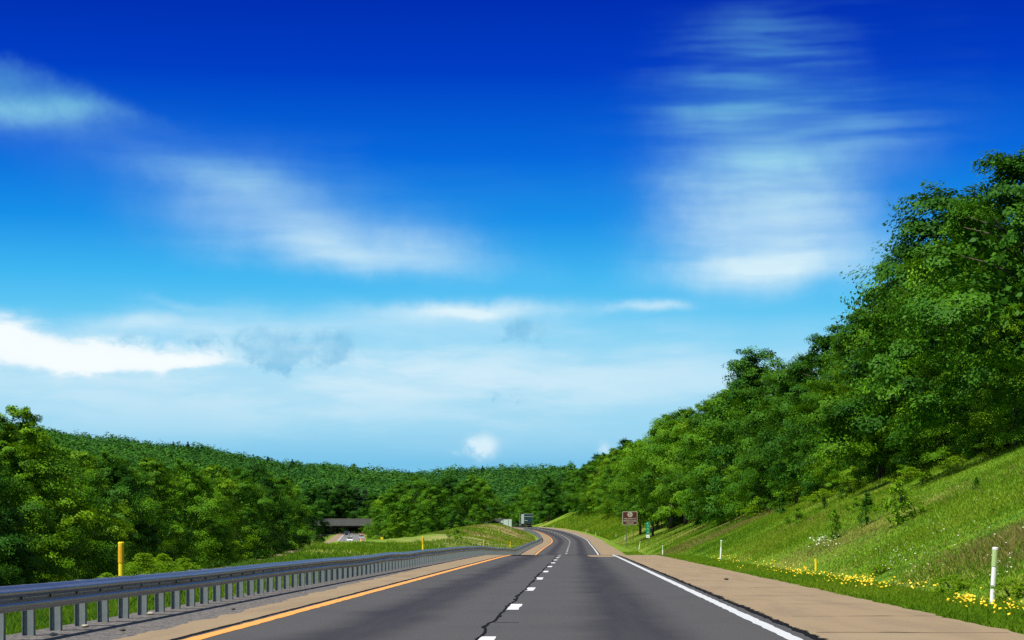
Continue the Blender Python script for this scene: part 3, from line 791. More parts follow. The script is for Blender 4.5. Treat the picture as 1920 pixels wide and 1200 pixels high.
# right bank meadow
X, Y, D = scatter(370000, 29, 420, 8.2, 23.5, 1.45)
k = (X < .33*Y + 7); X, Y, D = X[k], Y[k], D[k]
sc = np.clip((Y/60)**.5, .8, 2.2)
hh = rng.uniform(.07, .18, len(X))*np.clip(.8 + .45*vnoise(X/4., Y/5., 21), .35, 1.5)*np.clip(sc, 1, 1.5)*np.clip((D-7.5)/3, .35, 1)
kd = vnoise(X/4., Y/16., 23) + .25*rng.normal(size=len(X)) + .25*smooth(13, 22, D) > .55
blades('meadow_grass', X[~kd], Y[~kd], hh[~kd], .024*sc[~kd]*rng.uniform(.6, 1.5, (~kd).sum()), M['grass'], patch_tint(X, Y, 25)[~kd], 'tall meadow grass on the right bank below the trees', 'grass')
blades('dry_grass', X[kd], Y[kd], hh[kd]*1.2, .022*sc[kd]*rng.uniform(.7, 1.4, kd.sum()), M['dry_grass'], patch_tint(X, Y, 27)[kd], 'straw coloured seeding grass among the meadow on the right bank', 'grass')
# mown verge
X, Y, D = scatter(80000, 20, 260, 6.66, 8.9, 1.5)
blades('verge_grass', X, Y, rng.uniform(.05, .13, len(X))*np.clip((D-6.5)/.5, .35, 1), .03*np.clip((Y/50)**.5, .8, 2)*rng.uniform(.7, 1.4, len(X)), M['grass'], patch_tint(X, Y, 29)*.8, 'short mown grass between the right shoulder and the bank', 'grass')
# behind the guardrail
X, Y, D = scatter(120000, 22, 330, -17, -5.98, 1.55)
sc = np.clip((Y/50)**.5, .75, 2.2)
hh = rng.uniform(.14, .34, len(X))*np.clip(.8 + .5*vnoise(X/3., Y/4., 31), .45, 1.4)*np.clip((-D - 5.7)/1.0, .45, 1)*np.clip((Y/90)**.25, .9, 1.2)
blades('median_grass', X, Y, hh, .026*sc*rng.uniform(.6, 1.5, len(X)), M['grass'], patch_tint(X, Y, 33), 'long grass on the median slope behind the guardrail', 'grass')
# mound
X, Y, D = scatter(60000, 330, 640, -34, -6.8, 1.1)
kd = rng.random(len(X)) < 1.0*np.clip(.62 + vnoise(X/4., Y/8., 35), 0, 1)
blades('mound_grass', X[~kd], Y[~kd], rng.uniform(.15, .4, (~kd).sum()), rng.uniform(.07, .16, (~kd).sum()), M['grass'], patch_tint(X, Y, 37)[~kd], 'green grass over the median mound', 'grass')
blades('mound_hay', X[kd], Y[kd], rng.uniform(.1, .3, kd.sum()), rng.uniform(.07, .16, kd.sum()), M['dry_grass'], patch_tint(X, Y, 39)[kd], 'cut yellow hay lying over the median mound', 'grass')
# beyond the lower carriageway, and far right bank
X, Y, D = scatter(26000, 420, 640, 8.2, 21, 1.2)
blades('bank_grass', X, Y, rng.uniform(.2, .6, len(X)), rng.uniform(.1, .2, len(X)), M['grass'], patch_tint(X, Y, 41), 'grass on the bank beyond the brown sign', 'grass')

def flowers(name, pts, size, m, label, lift):
    X = np.array([p[0] for p in pts]); Y = np.array([p[1] for p in pts]); n = len(X)
    Z = terrain(X, Y) + rng.uniform(lift*.6, lift*1.3, n)
    N = np.stack([rng.normal(size=n)*.4, -.5 + rng.normal(size=n)*.4, np.ones(n)], 1)
    V = leaf_quads(np.stack([X, Y, Z], 1), N, size*rng.uniform(.5, 1.4, n), .9)
    return tag(np_mesh(name, V, np.arange(len(V)).reshape(-1, 4), m), label, 'flowers', kind='stuff')
def px_cloud(specs):
    out = []
    for (cx, cy, sx, sy, n) in specs:
        for _ in range(int(n*.72)):
            x, y, z = ray_hit(cx + random.gauss(0, sx), cy + random.gauss(0, sy), 26, 260)
            out.append((x, y))
    return out
flowers('yellow_flowers', px_cloud([(1375, 1053, 30, 2.5, 50), (1430, 1062, 28, 3, 70), (1490, 1074, 22, 3.5, 100), (1520, 1080, 18, 3, 50), (1585, 1090, 24, 4.5, 140), (1625, 1097, 18, 3.5, 85), (1680, 1105, 22, 5, 30), (1735, 1108, 25, 6, 20), (1808, 1132, 14, 4, 85), (1850, 1136, 30, 8, 45), (1890, 1150, 25, 8, 40), (1350, 1048, 20, 2, 30)]),
        .058, M['yellow_petal'], 'yellow flowers in drifts along the edge of the right shoulder', .12)
flowers('white_flowers', px_cloud([(1760, 1006, 36, 7, 28), (1700, 1050, 45, 14, 22), (1620, 1062, 40, 10, 26), (1675, 1052, 12, 10, 22), (1880, 1070, 32, 18, 40), (1850, 1000, 40, 25, 20), (1740, 1090, 60, 15, 20), (1840, 940, 40, 15, 20), (1680, 1080, 20, 5, 30)]),
        .036, M['white_petal'], 'small white wild flowers scattered over the right bank meadow', .32)
uy = px_cloud([(1548, 1037, 14, 3.2, 90)])
flowers('cream_flowers', uy[:60], .06, M['white_petal'], 'cream flower head patch above the short yellow stake', .5)

# shrubs and saplings
def make_shrub(name, H, W, seed, m, nb, per, leaf, shape='round'):
    root = empty(name, (0, -400, -60))
    P, N, T = crown_points(H, W, seed, nb, per, .08, shape, (W*.22, W*.18, H*.10))
    V = leaf_quads(P, N, leaf*rng.uniform(.7, 1.3, len(P)))
    np_mesh('foliage', V, np.arange(len(V)).reshape(-1, 4), m, root, attrs={'tint': ('FACE', T)})
    r = random.Random(seed); b = MB()
    for k in range(5):
        a = r.uniform(0, 6.28); b.tube([(0, 0, -.1), (math.cos(a)*W*.12, math.sin(a)*W*.12, H*.4), (math.cos(a)*W*.25, math.sin(a)*W*.25, H*.8)], [.022, .016, .006], 5)
    b.build('stem', M['bark'], root)
    return root
SP = {'g': make_shrub('shrub', 1.5, 1.5, 21, M['leaf_bright'], 34, 55, .11), 'w': make_shrub('shrub', 1.5, 1.9, 22, M['weed'], 46, 26, .15),
      's': make_shrub('sapling', 2.0, 1.0, 23, M['leaf_dark'], 34, 45, .11, 'cone'), 'y': make_shrub('sapling', 2.0, 1.2, 24, M['leaf_bright'], 32, 45, .12, 'tall')}
SP['f'] = make_shrub('weed', 2.0, 2.2, 25, M['weed'], 60, 70, .10)
SU = set()
def put_shrub(kd, px, py, hpx, label, wf=1.0, group='shrubs on the right bank'):
    X, Y, Z = ray_hit(px, py)
    h = hpx*Y/F; s = h/(1.5 if kd in 'gw' else 2.0)
    src = SP[kd]
    if kd in SU: o = copy_tree(src)
    else: o = src; SU.add(kd)
    o.location = (X, Y, Z - .05); o.rotation_euler = (0, 0, random.uniform(0, 6.28)); o.scale = (s*wf, s*wf, s)
    tag(o, label, 'shrub' if kd in 'gw' else 'sapling', group)
SH = [('g', 1495, 985, 34, 'small bright shrub on the right bank, just left of the other saplings'), ('s', 1465, 965, 40, 'dark bushy sapling beside the tree line, left end of the bank saplings', 1.5),
      ('g', 1492, 945, 46, 'bright green shrub touching the tree line above the bank', 1.3), ('y', 1563, 1012, 58, 'thin leaning green sapling lowest on the bank between the posts', .9),
      ('s', 1626, 985, 60, 'dark cone shaped sapling in the middle of the right bank', 1.15), ('s', 1578, 938, 28, 'small dark sapling close to the trees above the cone shaped one', .9),
      ('y', 1684, 985, 84, 'tall loose sapling, tallest on the right bank', 1.0), ('w', 1720, 968, 34, 'round bright shrub just right of the tallest bank sapling', 1.1),
      ('g', 1604, 960, 28, 'small green shrub above the dark cone shaped sapling', 1.0), ('w', 1655, 958, 26, 'low pale shrub between the cone shaped and tallest saplings', 1.2),
      ('s', 1830, 920, 26, 'lone small dark bush high on the right bank', 1.4), ('g', 1738, 905, 22, 'small shrub high on the bank near the tree line', 1.2),
      ('w', 1790, 1112, 36, 'bright leafy weed clump left of the nearest white marker post', 1.9), ('w', 1900, 1128, 44, 'bright leafy weed clump right of the nearest white marker post', 1.7),
      ('w', 1650, 1078, 24, 'low bright weed patch above the yellow flowers', 2.0), ('g', 1345, 985, 18, 'small bush at the left end of the near bank below the trees', 1.5), ('s', 1545, 955, 24, 'small dark shrub below the tree line near the bank middle', 1.2),
      ('w', 1790, 880, 26, 'leafy bush at the wood edge high on the right bank', 1.8), ('w', 1705, 905, 30, 'leafy bush at the wood edge above the tallest sapling', 1.8), ('w', 1600, 925, 28, 'leafy bush at the wood edge above the cone shaped sapling', 1.8),
      ('w', 1540, 940, 24, 'leafy bush at the wood edge, left of the bank saplings', 1.9), ('w', 1420, 968, 22, 'leafy bush at the wood edge, over the second white marker post', 2.0), ('w', 1860, 855, 28, 'leafy bush at the wood edge, highest on the right bank', 1.8)]
for a in SH:
    put_shrub(a[0], a[1], a[2], a[3], a[4], a[5] if len(a) > 5 else 1.0)
# weeds behind the guardrail
def put_weed(kd, px, Y, d, hpx, label, wf=1.0):
    X = at(px, Y); Z = float(terrain(X, Y)); h = hpx*Y/F; s = h/(1.5 if kd in 'gw' else 2.0)
    src = SP[kd]; o = copy_tree(src) if kd in SU else src; SU.add(kd)
    o.location = (X, Y, Z - .05); o.rotation_euler = (0, 0, random.uniform(0, 6.28)); o.scale = (s*wf, s*wf, s)
    tag(o, label, 'weed', 'weeds behind the guardrail')
put_weed('f', 268, 52, 0, 85, 'feathery weed behind the guardrail right of the yellow marker', 1.1)
put_weed('f', 305, 54, 0, 74, 'broad weed clump behind the guardrail, second right of the yellow marker', 1.1)
put_weed('f', 345, 60, 0, 62, 'weed clump behind the guardrail, third right of the yellow marker', 1.4)
put_weed('f', 200, 50, 0, 60, 'feathery weed behind the guardrail left of the yellow marker', 1.3)
put_weed('g', 855, 300, 0, 26, 'green bush on the near foot of the median mound', 1.0)

# ---------------------------------------------------------------- marker posts
def marker(body, band, loc, h, tilt, name='marker_post', r=.048):
    t = empty(name, loc); t.rotation_euler = (0, tilt, 0)
    MB().tube([(0, 0, -.25), (0, 0, h*.66)], [r, r], 12).build('post', body, t, smoothed=False)
    MB().tube([(0, 0, h*.66), (0, 0, h*.67), (0, 0, h*.94), (0, 0, h*.95)], [r, r*1.16, r*1.16, r], 12).build('reflective_band', band, t)
    MB().tube([(0, 0, h*.95), (0, 0, h*.955), (0, 0, h*.99), (0, 0, h)], [r, r*1.2, r*1.2, r*.8], 12).build('cap', body, t)
    return t
WP = [(1860, 1131, 1022, .06, 'nearest white marker post, leaning right among yellow flowers'), (1351, 1047, 1010, .05, 'white marker post on the verge, second nearest'),
      (1242.6, 1034, 1012.5, 0, 'white marker post on the verge just right of the green mile sign'), (1198, 1031, 1015.5, .16, 'leaning white marker post between the brown sign and the green mile sign'),
      (1172, 1024, 1013, .02, 'short white marker post under the left leg of the brown sign'), (1155, 1014, 1007, 0, 'small white marker post just left of the brown sign'),
      (1117, 1000.5, 995, .02, 'white marker post beside the far bend, next before the brown sign'), (1099, 996, 992, 0, 'small white marker post on the outside of the far bend'),
      (1037, 989, 984.5, 0, 'tiny white marker post right of the truck'), (1012.5, 988, 984, .2, 'tiny leaning white marker post nearest to the truck')]
for (px, pb, pt, tilt, lab) in WP:
    Y = 1.07*F/(pb - pt); X = at(px, Y)
    d = X - float(road_x(Y)); d = max(d, 7.15); X = float(road_x(Y)) + d
    if px not in (1860, 1351):   # put it on the verge where the sight line crosses it
        for Yc in np.arange(150, 700, 1.0):
            if road_x(Yc) + 7.4 <= at(px, Yc) and (road_x(Yc-1) + 7.4 > at(px, Yc-1)): pass
        cand = np.arange(120, 690, .5); dd = at(px, cand) - road_x(cand); i = int(np.argmin(np.abs(cand - Y) + 400*np.clip(7.1 - dd, 0, None) + 25*np.clip(dd - 8.2, 0, None)))
        Y = float(cand[i]); X = at(px, Y)
    Z = float(terrain(X, Y)); h = max(.75, min(1.25, (pb - pt)*Y/F))
    tag(marker(M['white_plastic'], M['pale_sheet'], (X, Y, Z), h, tilt), lab, 'marker post', 'white marker posts on the right verge')
YP = [(227, 43, 1016, 'nearest yellow marker post standing behind the guardrail at the left'), (793, 122, 1006.5, 'yellow marker post behind the guardrail at the near foot of the mound'),
      (907, 215, 1010.5, 'yellow marker post in front of the mound, left of the far bend'), (957, 300, 1015.5, 'small yellow marker post behind the rail beside the far bend')]
for (px, Y, pt, lab) in YP:
    X = at(px, Y); Z = float(terrain(X, Y)); h = ztop(pt, Y) - Z
    tag(marker(M['yellow_plastic'], M['amber_sheet'], (X, Y, Z), min(max(h, .9), 1.6), 0, r=.055 if px < 800 else .05), lab, 'marker post', 'yellow marker posts behind the guardrail')
X, Y, Z = ray_hit(1530, 1071)
tag(MB().tube([(0, 0, -.1), (0, 0, .25), (-.02, 0, .42)], [.045, .045, .04], 10).build('stake', M['yellow_plastic'], loc=(X, Y, Z)), 'short yellow stake under a cream flower head on the verge', 'stake')
hz = empty('hazard_marker', (at(716, 470), 470, float(terrain(at(716, 470), 470))))
zz = hz.location.z; zc = ztop(1011, 470) - zz
MB().box(-.3, .3, -.02, .02, zc-.45, zc+.45).build('panel', M['yellow_plastic'], hz, bevel=.01)
MB().tube([(0, .05, -.2), (0, .05, zc+.3)], [.03, .03], 8).build('post', M['sign_steel'], hz)
tag(hz, 'yellow hazard marker panel on a post beside the lower carriageway', 'hazard marker')

# ---------------------------------------------------------------- signs
def text_obj(name, txt, size, loc, m, parent, width=None):
    cu = bpy.data.curves.new(name, 'FONT'); cu.body = txt; cu.size = size; cu.align_x = 'CENTER'; cu.align_y = 'CENTER'; cu.extrude = .004
    cu.materials.append(m)
    o = bpy.data.objects.new(name, cu); COL.objects.link(o); o.parent = parent; o.location = loc; o.rotation_euler = (R(90), 0, 0)
    cu.offset = size*.025
    bpy.context.view_layer.update()
    me = bpy.data.meshes.new_from_object(o.evaluated_get(bpy.context.evaluated_depsgraph_get()))
    w = max(v.co.x for v in me.vertices) - min(v.co.x for v in me.vertices)
    t = bpy.data.objects.new('sign_lettering', me); COL.objects.link(t); t.parent = parent; t.location = loc; t.rotation_euler = (R(90), 0, 0)
    if width: t.scale = (width/w, 1, 1)
    bpy.data.objects.remove(o); bpy.data.curves.remove(cu); t.name = 'lettering'
    return t
YS = 318.0; XS = at(1181, YS); zs = float(terrain(XS, YS)); mpp = YS/F
sg = empty('brown_sign', (XS, YS, zs)); tag(sg, 'brown welcome sign with cream border and round emblem on two legs', 'sign')
W2 = 14*mpp; zb = ztop(984.3, YS) - zs; zt = ztop(959, YS) - zs
def rrect(w, z0, z1, r, n=5):
    pts = []
    for (cx, cz, a0) in ((w-r, z0+r, -90), (w-r, z1-r, 0), (-w+r, z1-r, 90), (-w+r, z0+r, 180)):
        for k in range(n+1):
            a = R(a0 + 90*k/n); pts.append((cx + r*math.cos(a), cz + r*math.sin(a)))
    return pts
MB().prism(rrect(W2, zb, zt, .16), 'y', -.02, .02).build('board', M['cream_sheet'], sg)
MB().prism(rrect(W2-.075, zb+.075, zt-.075, .12), 'y', -.026, -.0203).build('face', M['brown_sheet'], sg)
ec = (0.02, zt - .47)
MB().prism([(ec[0] + .40*math.cos(2*math.pi*k/28), ec[1] + .40*math.sin(2*math.pi*k/28)) for k in range(28)], 'y', -.032, -.0263).build('emblem', M['cream_sheet'], sg)
for (cx, cz, a, b, rot) in ((-.10, .16, .16, .07, .5), (.15, -.02, .06, .10, .2), (-.12, -.10, .06, .09, 0), (.0, -.2, .12, .03, .1)):
    pts = [(ec[0] + cx + a*math.cos(t)*math.cos(rot) - b*math.sin(t)*math.sin(rot), ec[1] + cz + a*math.cos(t)*math.sin(rot) + b*math.sin(t)*math.cos(rot)) for t in [2*math.pi*k/14 for k in range(14)]]
    MB().prism(pts, 'y', -.036, -.0323).build('emblem_mark', M['dark_mark'], sg)
hS = zt - zb
for (txt, zr, w) in (('WELCOME TO', .455, 1.85), ('PENNSYLVANIA', .295, 1.95), ('WILDS', .135, 1.15)):
    text_obj('lettering', txt, .27, (0, -.030, zb + hS*zr), M['cream_sheet'], sg, w)
for sx in (-.62, .62):
    MB().box(sx*W2/1.15*.9-.05, sx*W2/1.15*.9+.05, .03, .09, -.6, zt-.1).build('leg', M['sign_steel'], sg)
YM = 262.0; XM = at(1215, YM); zm = float(terrain(XM, YM)); mm = YM/F
mk = empty('mile_sign', (XM, YM, zm)); tag(mk, 'tall narrow green mile sign with a white placard below it', 'sign')
z0, z1 = ztop(1002.5, YM) - zm, ztop(978.6, YM) - zm; hw = 3.9*mm
MB().prism(rrect(hw, z0, z1, .04, 3), 'y', -.01, .01).build('panel', M['green_sheet'], mk)
for (cx, dz, a_, b_) in ((-.08, .18, .07, .07), (.02, .50, .03, .12), (-.04, .84, .10, .03), (.03, .95, .03, .10), (.0, 1.32, .06, .10)):   # faint marks, too small to read in the photograph
    MB().prism([(cx + a_*math.cos(t), z1 - dz + b_*math.sin(t)) for t in [2*math.pi*k/12 for k in range(12)]], 'y', -.015, -.0103).build('panel_mark', M['pale_letter'], mk)
MB().box(-hw*.9, hw*.8, -.012, .008, z0-.40, z0-.01).build('placard', M['white_sheet'], mk)
MB().box(-hw*.5, hw*.4, -.016, -.0125, z0-.22, z0-.18).build('placard_mark', M['dark_mark'], mk)
MB().box(-.04, .04, .012, .05, -.5, z1-.1).build('post', M['sign_steel'], mk)
# pale twin panels by the left edge before the truck
YC = 596.0; XC = at(951.5, YC); zc = float(terrain(XC, YC))
cb = empty('roadside_cabinet', (XC, YC, zc)); tag(cb, 'pale green grey twin panel cabinet at the right end of the mound', 'cabinet')
m_ = YC/F; zA = ztop(989, YC) - zc; zB = ztop(974, YC) - zc
MB().box(-7.5*m_, 1.5*m_, -.5, .4, min(0, zA)-.4, zB).build('body', M['cabinet'], cb, bevel=.03)
MB().box(2.2*m_, 7.8*m_, -.6, .4, min(0, zA)-.4, zB+.02).build('door_section', M['cabinet'], cb, bevel=.03)
MB().box(1.5*m_, 2.2*m_, -.3, .3, min(0, zA)-.4, zB-.1).build('divider', M['sign_steel'], cb)
sp = empty('small_panel', (at(941.3, 600), 600, float(terrain(at(941.3, 600), 600))))
z_ = ztop(978, 600) - sp.location.z
MB().box(-.3, .3, -.05, .05, z_-.35, z_+.25).build('panel', M['cabinet'], sp, bevel=.01)
MB().box(-.04, .04, .055, .12, -.3, z_+.1).build('post', M['sign_steel'], sp)
tag(sp, 'small pale square panel on a post left of the twin panel cabinet', 'sign')

# ---------------------------------------------------------------- bridge
YB = 905.0; mB = YB/F
br = empty('road_bridge', (at(700, YB), YB, 0)); bx = br.location.x
tag(br, 'long weathered concrete road bridge crossing the valley behind the trees', 'bridge')
xl, xr = at(570, YB) - bx, at(992, YB) - bx
zT, zM, zD = ztop(973.6, YB), ztop(983.5, YB), ztop(987.5, YB)
MB().box(xl, xr, -6, 6, zM-.35, zM+.0).build('deck', M['concrete_dark'], br)
for yy0 in (-6.35, 6.05):
    MB().box(xl, xr, yy0, yy0+.3, zM-.55, zT).build('parapet', M['concrete'], br)
    MB().box(xl, xr, yy0-.06, yy0+.36, zT+.003, zT+.16).build('coping', M['concrete_pale'], br)
for q in range(5):
    MB().box(xl, xr, -5.2+q*2.4, -4.8+q*2.4, zD-.2, zM-.36).build('girder', M['concrete_dark'], br)
for pxp in (622, 704, 800, 920):
    x = at(pxp, YB) - bx; gz = float(terrain(x + bx, YB))
    pr = MB().box(x-.45, x+.45, -4.5, 4.5, gz-1, zD-.22).build('pier', M['concrete_dark'], br)
    MB().box(x-.6, x+.6, -5.6, 5.6, zD-.22+.003, zD+.35).build('pier_cap', M['concrete_pale'], pr)
ex = MB().box(xl-3, xl+2, -7, 7, -2, zD).build('abutment', M['concrete_dark'], br)

# ---------------------------------------------------------------- vehicles
YT = 622.0; XT = float(road_x(YT)) + 1.75
dirx = float(road_x(YT+4) - road_x(YT-4)); ang = -math.atan2(dirx, 8.0)
tk = empty('articulated_truck', (XT, YT, float(road_z(YT))), .052)
tag(tk, 'dark green articulated truck driving away round the far left bend', 'truck')
wt = 1.36
MB().box(-wt, wt, 0, 13.5, 1.05, 3.98).build('trailer_box', M['pale_metal'], tk, bevel=.03)
MB().box(-wt+.06, wt-.06, -.05, -.003, 1.1, 3.93).build('rear_door', M['trailer_green'], tk, bevel=.01)
MB().box(-wt+.1, wt-.1, -.07, -.052, 3.10, 3.22).build('pale_strip', M['pale_metal'], tk)  # pale strips over the dark rear doors
MB().hexa([(-wt+.1, -.07, 1.98), (-.15, -.07, 1.86), (-.15, -.052, 1.86), (-wt+.1, -.052, 1.98), (-wt+.1, -.07, 2.14), (-.15, -.07, 2.02), (-.15, -.052, 2.02), (-wt+.1, -.052, 2.14)]).build('pale_strip', M['pale_metal'], tk)
MB().box(-wt+.1, wt-.1, -.04, .25, .45, .60).build('bumper', M['sign_steel'], tk)
for sx in (-1, 1):
    MB().box(sx*1.1-.12, sx*1.1+.12, -.055, -.041, .66, .80).build('tail_light', M['red_lens'], tk)
    MB().box(sx*1.0-.28, sx*1.0+.28, 1.9, 1.92, .1, .8).build('mud_flap', M['black_rubber'], tk)
    MB().box(sx*.9-.05, sx*.9+.05, .0, .08, .6, 1.04).build('bumper_bracket', M['sign_steel'], tk)
def wheel(parent, x, y, r, w, name='wheel'):
    wv = MB().tube([(x-w/2, y, r), (x-w/2+.03, y, r), (x+w/2-.03, y, r), (x+w/2, y, r)], [r*.9, r, r, r*.9], 18).build(name, M['black_rubber'], parent)
    MB().tube([(x-w/2-.012, y, r), (x+w/2+.012, y, r)], [r*.55, r*.55], 14).build('rim', M['chrome'], wv)
for y in (2.6, 3.9, 12.9, 14.2, 17.6):
    for sx in (-1, 1): wheel(tk, sx*1.02, y, .5, .55)
MB().box(-.5, .5, .3, 17.9, .78, 1.04).build('chassis', M['sign_steel'], tk)
cabp = [(14.4, 1.045), (14.4, 3.7), (15.0, 3.9), (16.4, 3.2), (16.6, 2.1), (18.2, 1.9), (18.3, 1.045)]
MB().prism(cabp, 'x', -1.22, 1.22).build('cab', M['trailer_green'], tk, bevel=.05)
MB().box(-1.24, 1.24, 15.5, 16.2, 2.2, 2.85).build('side_window', M['car_glass'], tk)
for sx in (-1, 1):
    MB().tube([(sx*1.75, 14.2, 1.2), (sx*1.75, 14.2, 4.3)], [.09, .09], 10).build('exhaust_stack', M['chrome'], tk)
    MB().box(min(sx*1.23, sx*1.76), max(sx*1.23, sx*1.76), 14.15, 14.25, 1.5, 1.6).build('stack_bracket', M['sign_steel'], tk)
    MB().box(sx*1.5-.42, sx*1.5+.42, 14.6, 15.9, .55, 1.0).build('fuel_tank', M['chrome'], tk, bevel=.1)

def car(name, loc, rz, paint, W=1.82, L=4.6, Hh=1.45, pickup=False):
    """front faces -Y"""
    t = empty(name, loc, rz); w = W/2
    if pickup: body = [(0, .35), (0, .95), (.08, 1.08), (1.5, 1.16), (1.55, 1.2), (3.0, 1.2), (5.5, 1.2), (5.5, .35)]
    else: body = [(0, .28), (0, .62), (.1, .74), (1.25, .90), (L-.7, .95), (L-.05, .88), (L, .35), (L-.1, .25)]
    MB().prism(body, 'x', -w, w).build('body', paint, t, bevel=.06)
    if pickup: a, b, c, d, z0, z1 = 1.55, 2.15, 3.0, 3.25, 1.15, Hh+.45
    else: a, b, c, d, z0, z1 = 1.2, 2.0, 3.3, L-.5, .90, Hh
    wi = w*.80
    MB().hexa([(-w*.96, a, z0), (w*.96, a, z0), (w*.96, d, z0), (-w*.96, d, z0), (-wi, b, z1-.05), (wi, b, z1-.05), (wi, c, z1-.05), (-wi, c, z1-.05)]).build('cabin_glass', M['car_glass'], t)
    MB().box(-wi-.01, wi+.01, b-.05, c+.05, z1-.048, z1).build('roof', paint, t, bevel=.02)
    for sx in (-1, 1):
        MB().box(sx*w*.72-.17, sx*w*.72+.17, -.02, .05, .58 if not pickup else .72, .72 if not pickup else .92).build('headlight', M['lamp_lens'], t)
        MB().box(sx*(w+.02)-.09, sx*(w+.02)+.09, a+.35, a+.5, z0+.05, z0+.2).build('mirror', paint, t)
        for y in (.85, L-.9): wheel(t, sx*(w-.12), y, .33 if not pickup else .4, .22)
    MB().box(-w*.5, w*.5, -.015, .01, .36, .56 if not pickup else .9).build('grille', M['black_rubber'], t)
    MB().box(-w*.92, w*.92, -.08, .0, .30, .42).build('bumper', M['pale_metal'] if pickup else paint, t)
    return t
def opp_car(name, px, Y, paint, lane, label, cat, **kw):
    X = at(px, Y) if lane is None else float(opp_x(Y)) + lane
    dx = float(opp_x(Y+5) - opp_x(Y-5))
    o = car(name, (X, Y, float(opp_z(Y)) + .02), math.atan2(-dx, 10), paint, **kw)
    tag(o, label, cat)
opp_car('pickup_truck', 649.5, 800, M['navy_paint'], None, 'dark navy pickup coming out from under the bridge', 'pickup truck', W=2.2, L=5.5, Hh=1.75, pickup=True)
opp_car('car', 656, 612, M['white_paint'], None, 'white car approaching on the lower carriageway', 'car')
opp_car('car', 678, 690, M['silver_paint'], None, 'silver green car in the inner lane of the lower carriageway', 'car', W=1.78)
opp_car('car', 575, 285, M['blue_grey_paint'], None, 'blue grey car whose roof shows just above the guardrail', 'car')
# short dark rail on the far carriageway's inner edge
sr = empty('short_guardrail', (float(opp_x(735)) + 6.2, 735, float(terrain(float(opp_x(735))+6.2, 735))))
b = MB(); c0 = sr.location
pts = [(float(opp_x(y)) + 6.2 - c0.x, y - c0.y, float(terrain(float(opp_x(y))+6.2, y)) - c0.z) for y in range(690, 800, 6)]
for p, q in zip(pts[:-1], pts[1:]):
    b.hexa([(p[0]-.04, p[1], p[2]+.4), (p[0]+.04, p[1], p[2]+.4), (q[0]+.04, q[1], q[2]+.4), (q[0]-.04, q[1], q[2]+.4), (p[0]-.04, p[1], p[2]+.75), (p[0]+.04, p[1], p[2]+.75), (q[0]+.04, q[1], q[2]+.75), (q[0]-.04, q[1], q[2]+.75)])
b.build('beam', M['bolt_steel'], sr)
for p in pts[::2]:
    MB().box(p[0]-.18, p[0]-.045, p[1]-.05, p[1]+.05, p[2]-.3, p[2]+.7).build('post', M['bolt_steel'], sr)
tag(sr, 'short dark guardrail at the inner edge of the lower carriageway near the bridge', 'guardrail')

# stones
def stone(px, py, s, m, label, group=None):
    import bmesh
    Yg = EYE*F/(py - HY); X = at(px, Yg)
    bm = bmesh.new(); bmesh.ops.create_icosphere(bm, subdivisions=2, radius=1)
    r = random.Random(px)
    for v in bm.verts: v.co = Vector((v.co.x*s*1.4, v.co.y*s, v.co.z*s*.6))*(1 + r.uniform(-.18, .18))
    me = bpy.data.meshes.new('stone'); bm.to_mesh(me); bm.free(); me.materials.append(m)
    o = bpy.data.objects.new('stone', me); COL.objects.link(o); o.location = (X, Yg, s*.4); tag(o, label, 'stone', group)
stone(1362, 1087, .05, M['stone'], 'dark lump lying on the tan right shoulder')
stone(724, 1067, .10, M['stone'], 'dark lump at the foot of the guardrail posts')
stone(230, 1183, .03, M['stone'], 'small dark stone on the gravel beside the tan strip')
stone(437, 1143, .03, M['stone'], 'small dark stone at the edge of the left tan strip')
for i, (px, py) in enumerate(((282, 1152), (160, 1176), (100, 1192))):
    stone(px, py, .04, M['pale_stone'], 'pale stone under the guardrail, %s from the left' % ORD[2-i], 'pale stones under the guardrail')

# ---------------------------------------------------------------- sky
SUN_EL, SUN_AZ = R(58), R(230)        # azimuth clockwise from +Y
w = bpy.data.worlds.new('World'); scene.world = w; w.use_nodes = True
nt = NT(w.node_tree); nt.n.clear()
out = nt.node('ShaderNodeOutputWorld'); bg = nt.node('ShaderNodeBackground'); nt.link(bg.outputs[0], out.inputs[0]); bg.inputs[1].default_value = .08
sky = nt.node('ShaderNodeTexSky', sky_type='NISHITA'); sky.sun_disc = False; sky.sun_elevation = SUN_EL; sky.sun_rotation = SUN_AZ
sky.air_density = 1.0; sky.dust_density = .6; sky.ozone_density = 2.0; sky.altitude = 300
gen = nt.node('ShaderNodeTexCoord').outputs['Generated']
s3 = nt.node('ShaderNodeSeparateXYZ'); nt.link(gen, s3.inputs[0])
az = nt.math('ARCTAN2', s3.outputs[0], s3.outputs[1]); el = nt.math('ARCSINE', s3.outputs[2])
U = nt.math('MULTIPLY', az, 3.862); Vv = nt.math('MULTIPLY', el, 3.862)      # thousandths of a focal length: 0.1 = 1.5 degrees
def lin(c):
    return tuple(((x/255+.055)/1.055)**2.4 if x/255 > .04045 else x/255/12.92 for x in c)
def E(py): return (HY - py)/1000.0
RAMP = [(1007, (130, 199, 233)), (870, (120, 194, 232)), (800, (150, 211, 239)), (720, (162, 217, 242)), (650, (134, 209, 242)), (590, (92, 196, 241)), (520, (62, 180, 239)),
        (420, (24, 143, 230)), (300, (6, 103, 217)), (150, (0, 62, 194)), (0, (0, 42, 172)), (-200, (0, 38, 160))]
rf = nt.math('DIVIDE', Vv, 1.25, clamp=True)
base = nt.ramp(rf, [(E(py)/1.25, lin(c)) for py, c in RAMP])
cv = nt.node('ShaderNodeCombineXYZ'); nt.link(U, cv.inputs[0]); nt.link(Vv, cv.inputs[1])
uvv = cv.outputs[0]
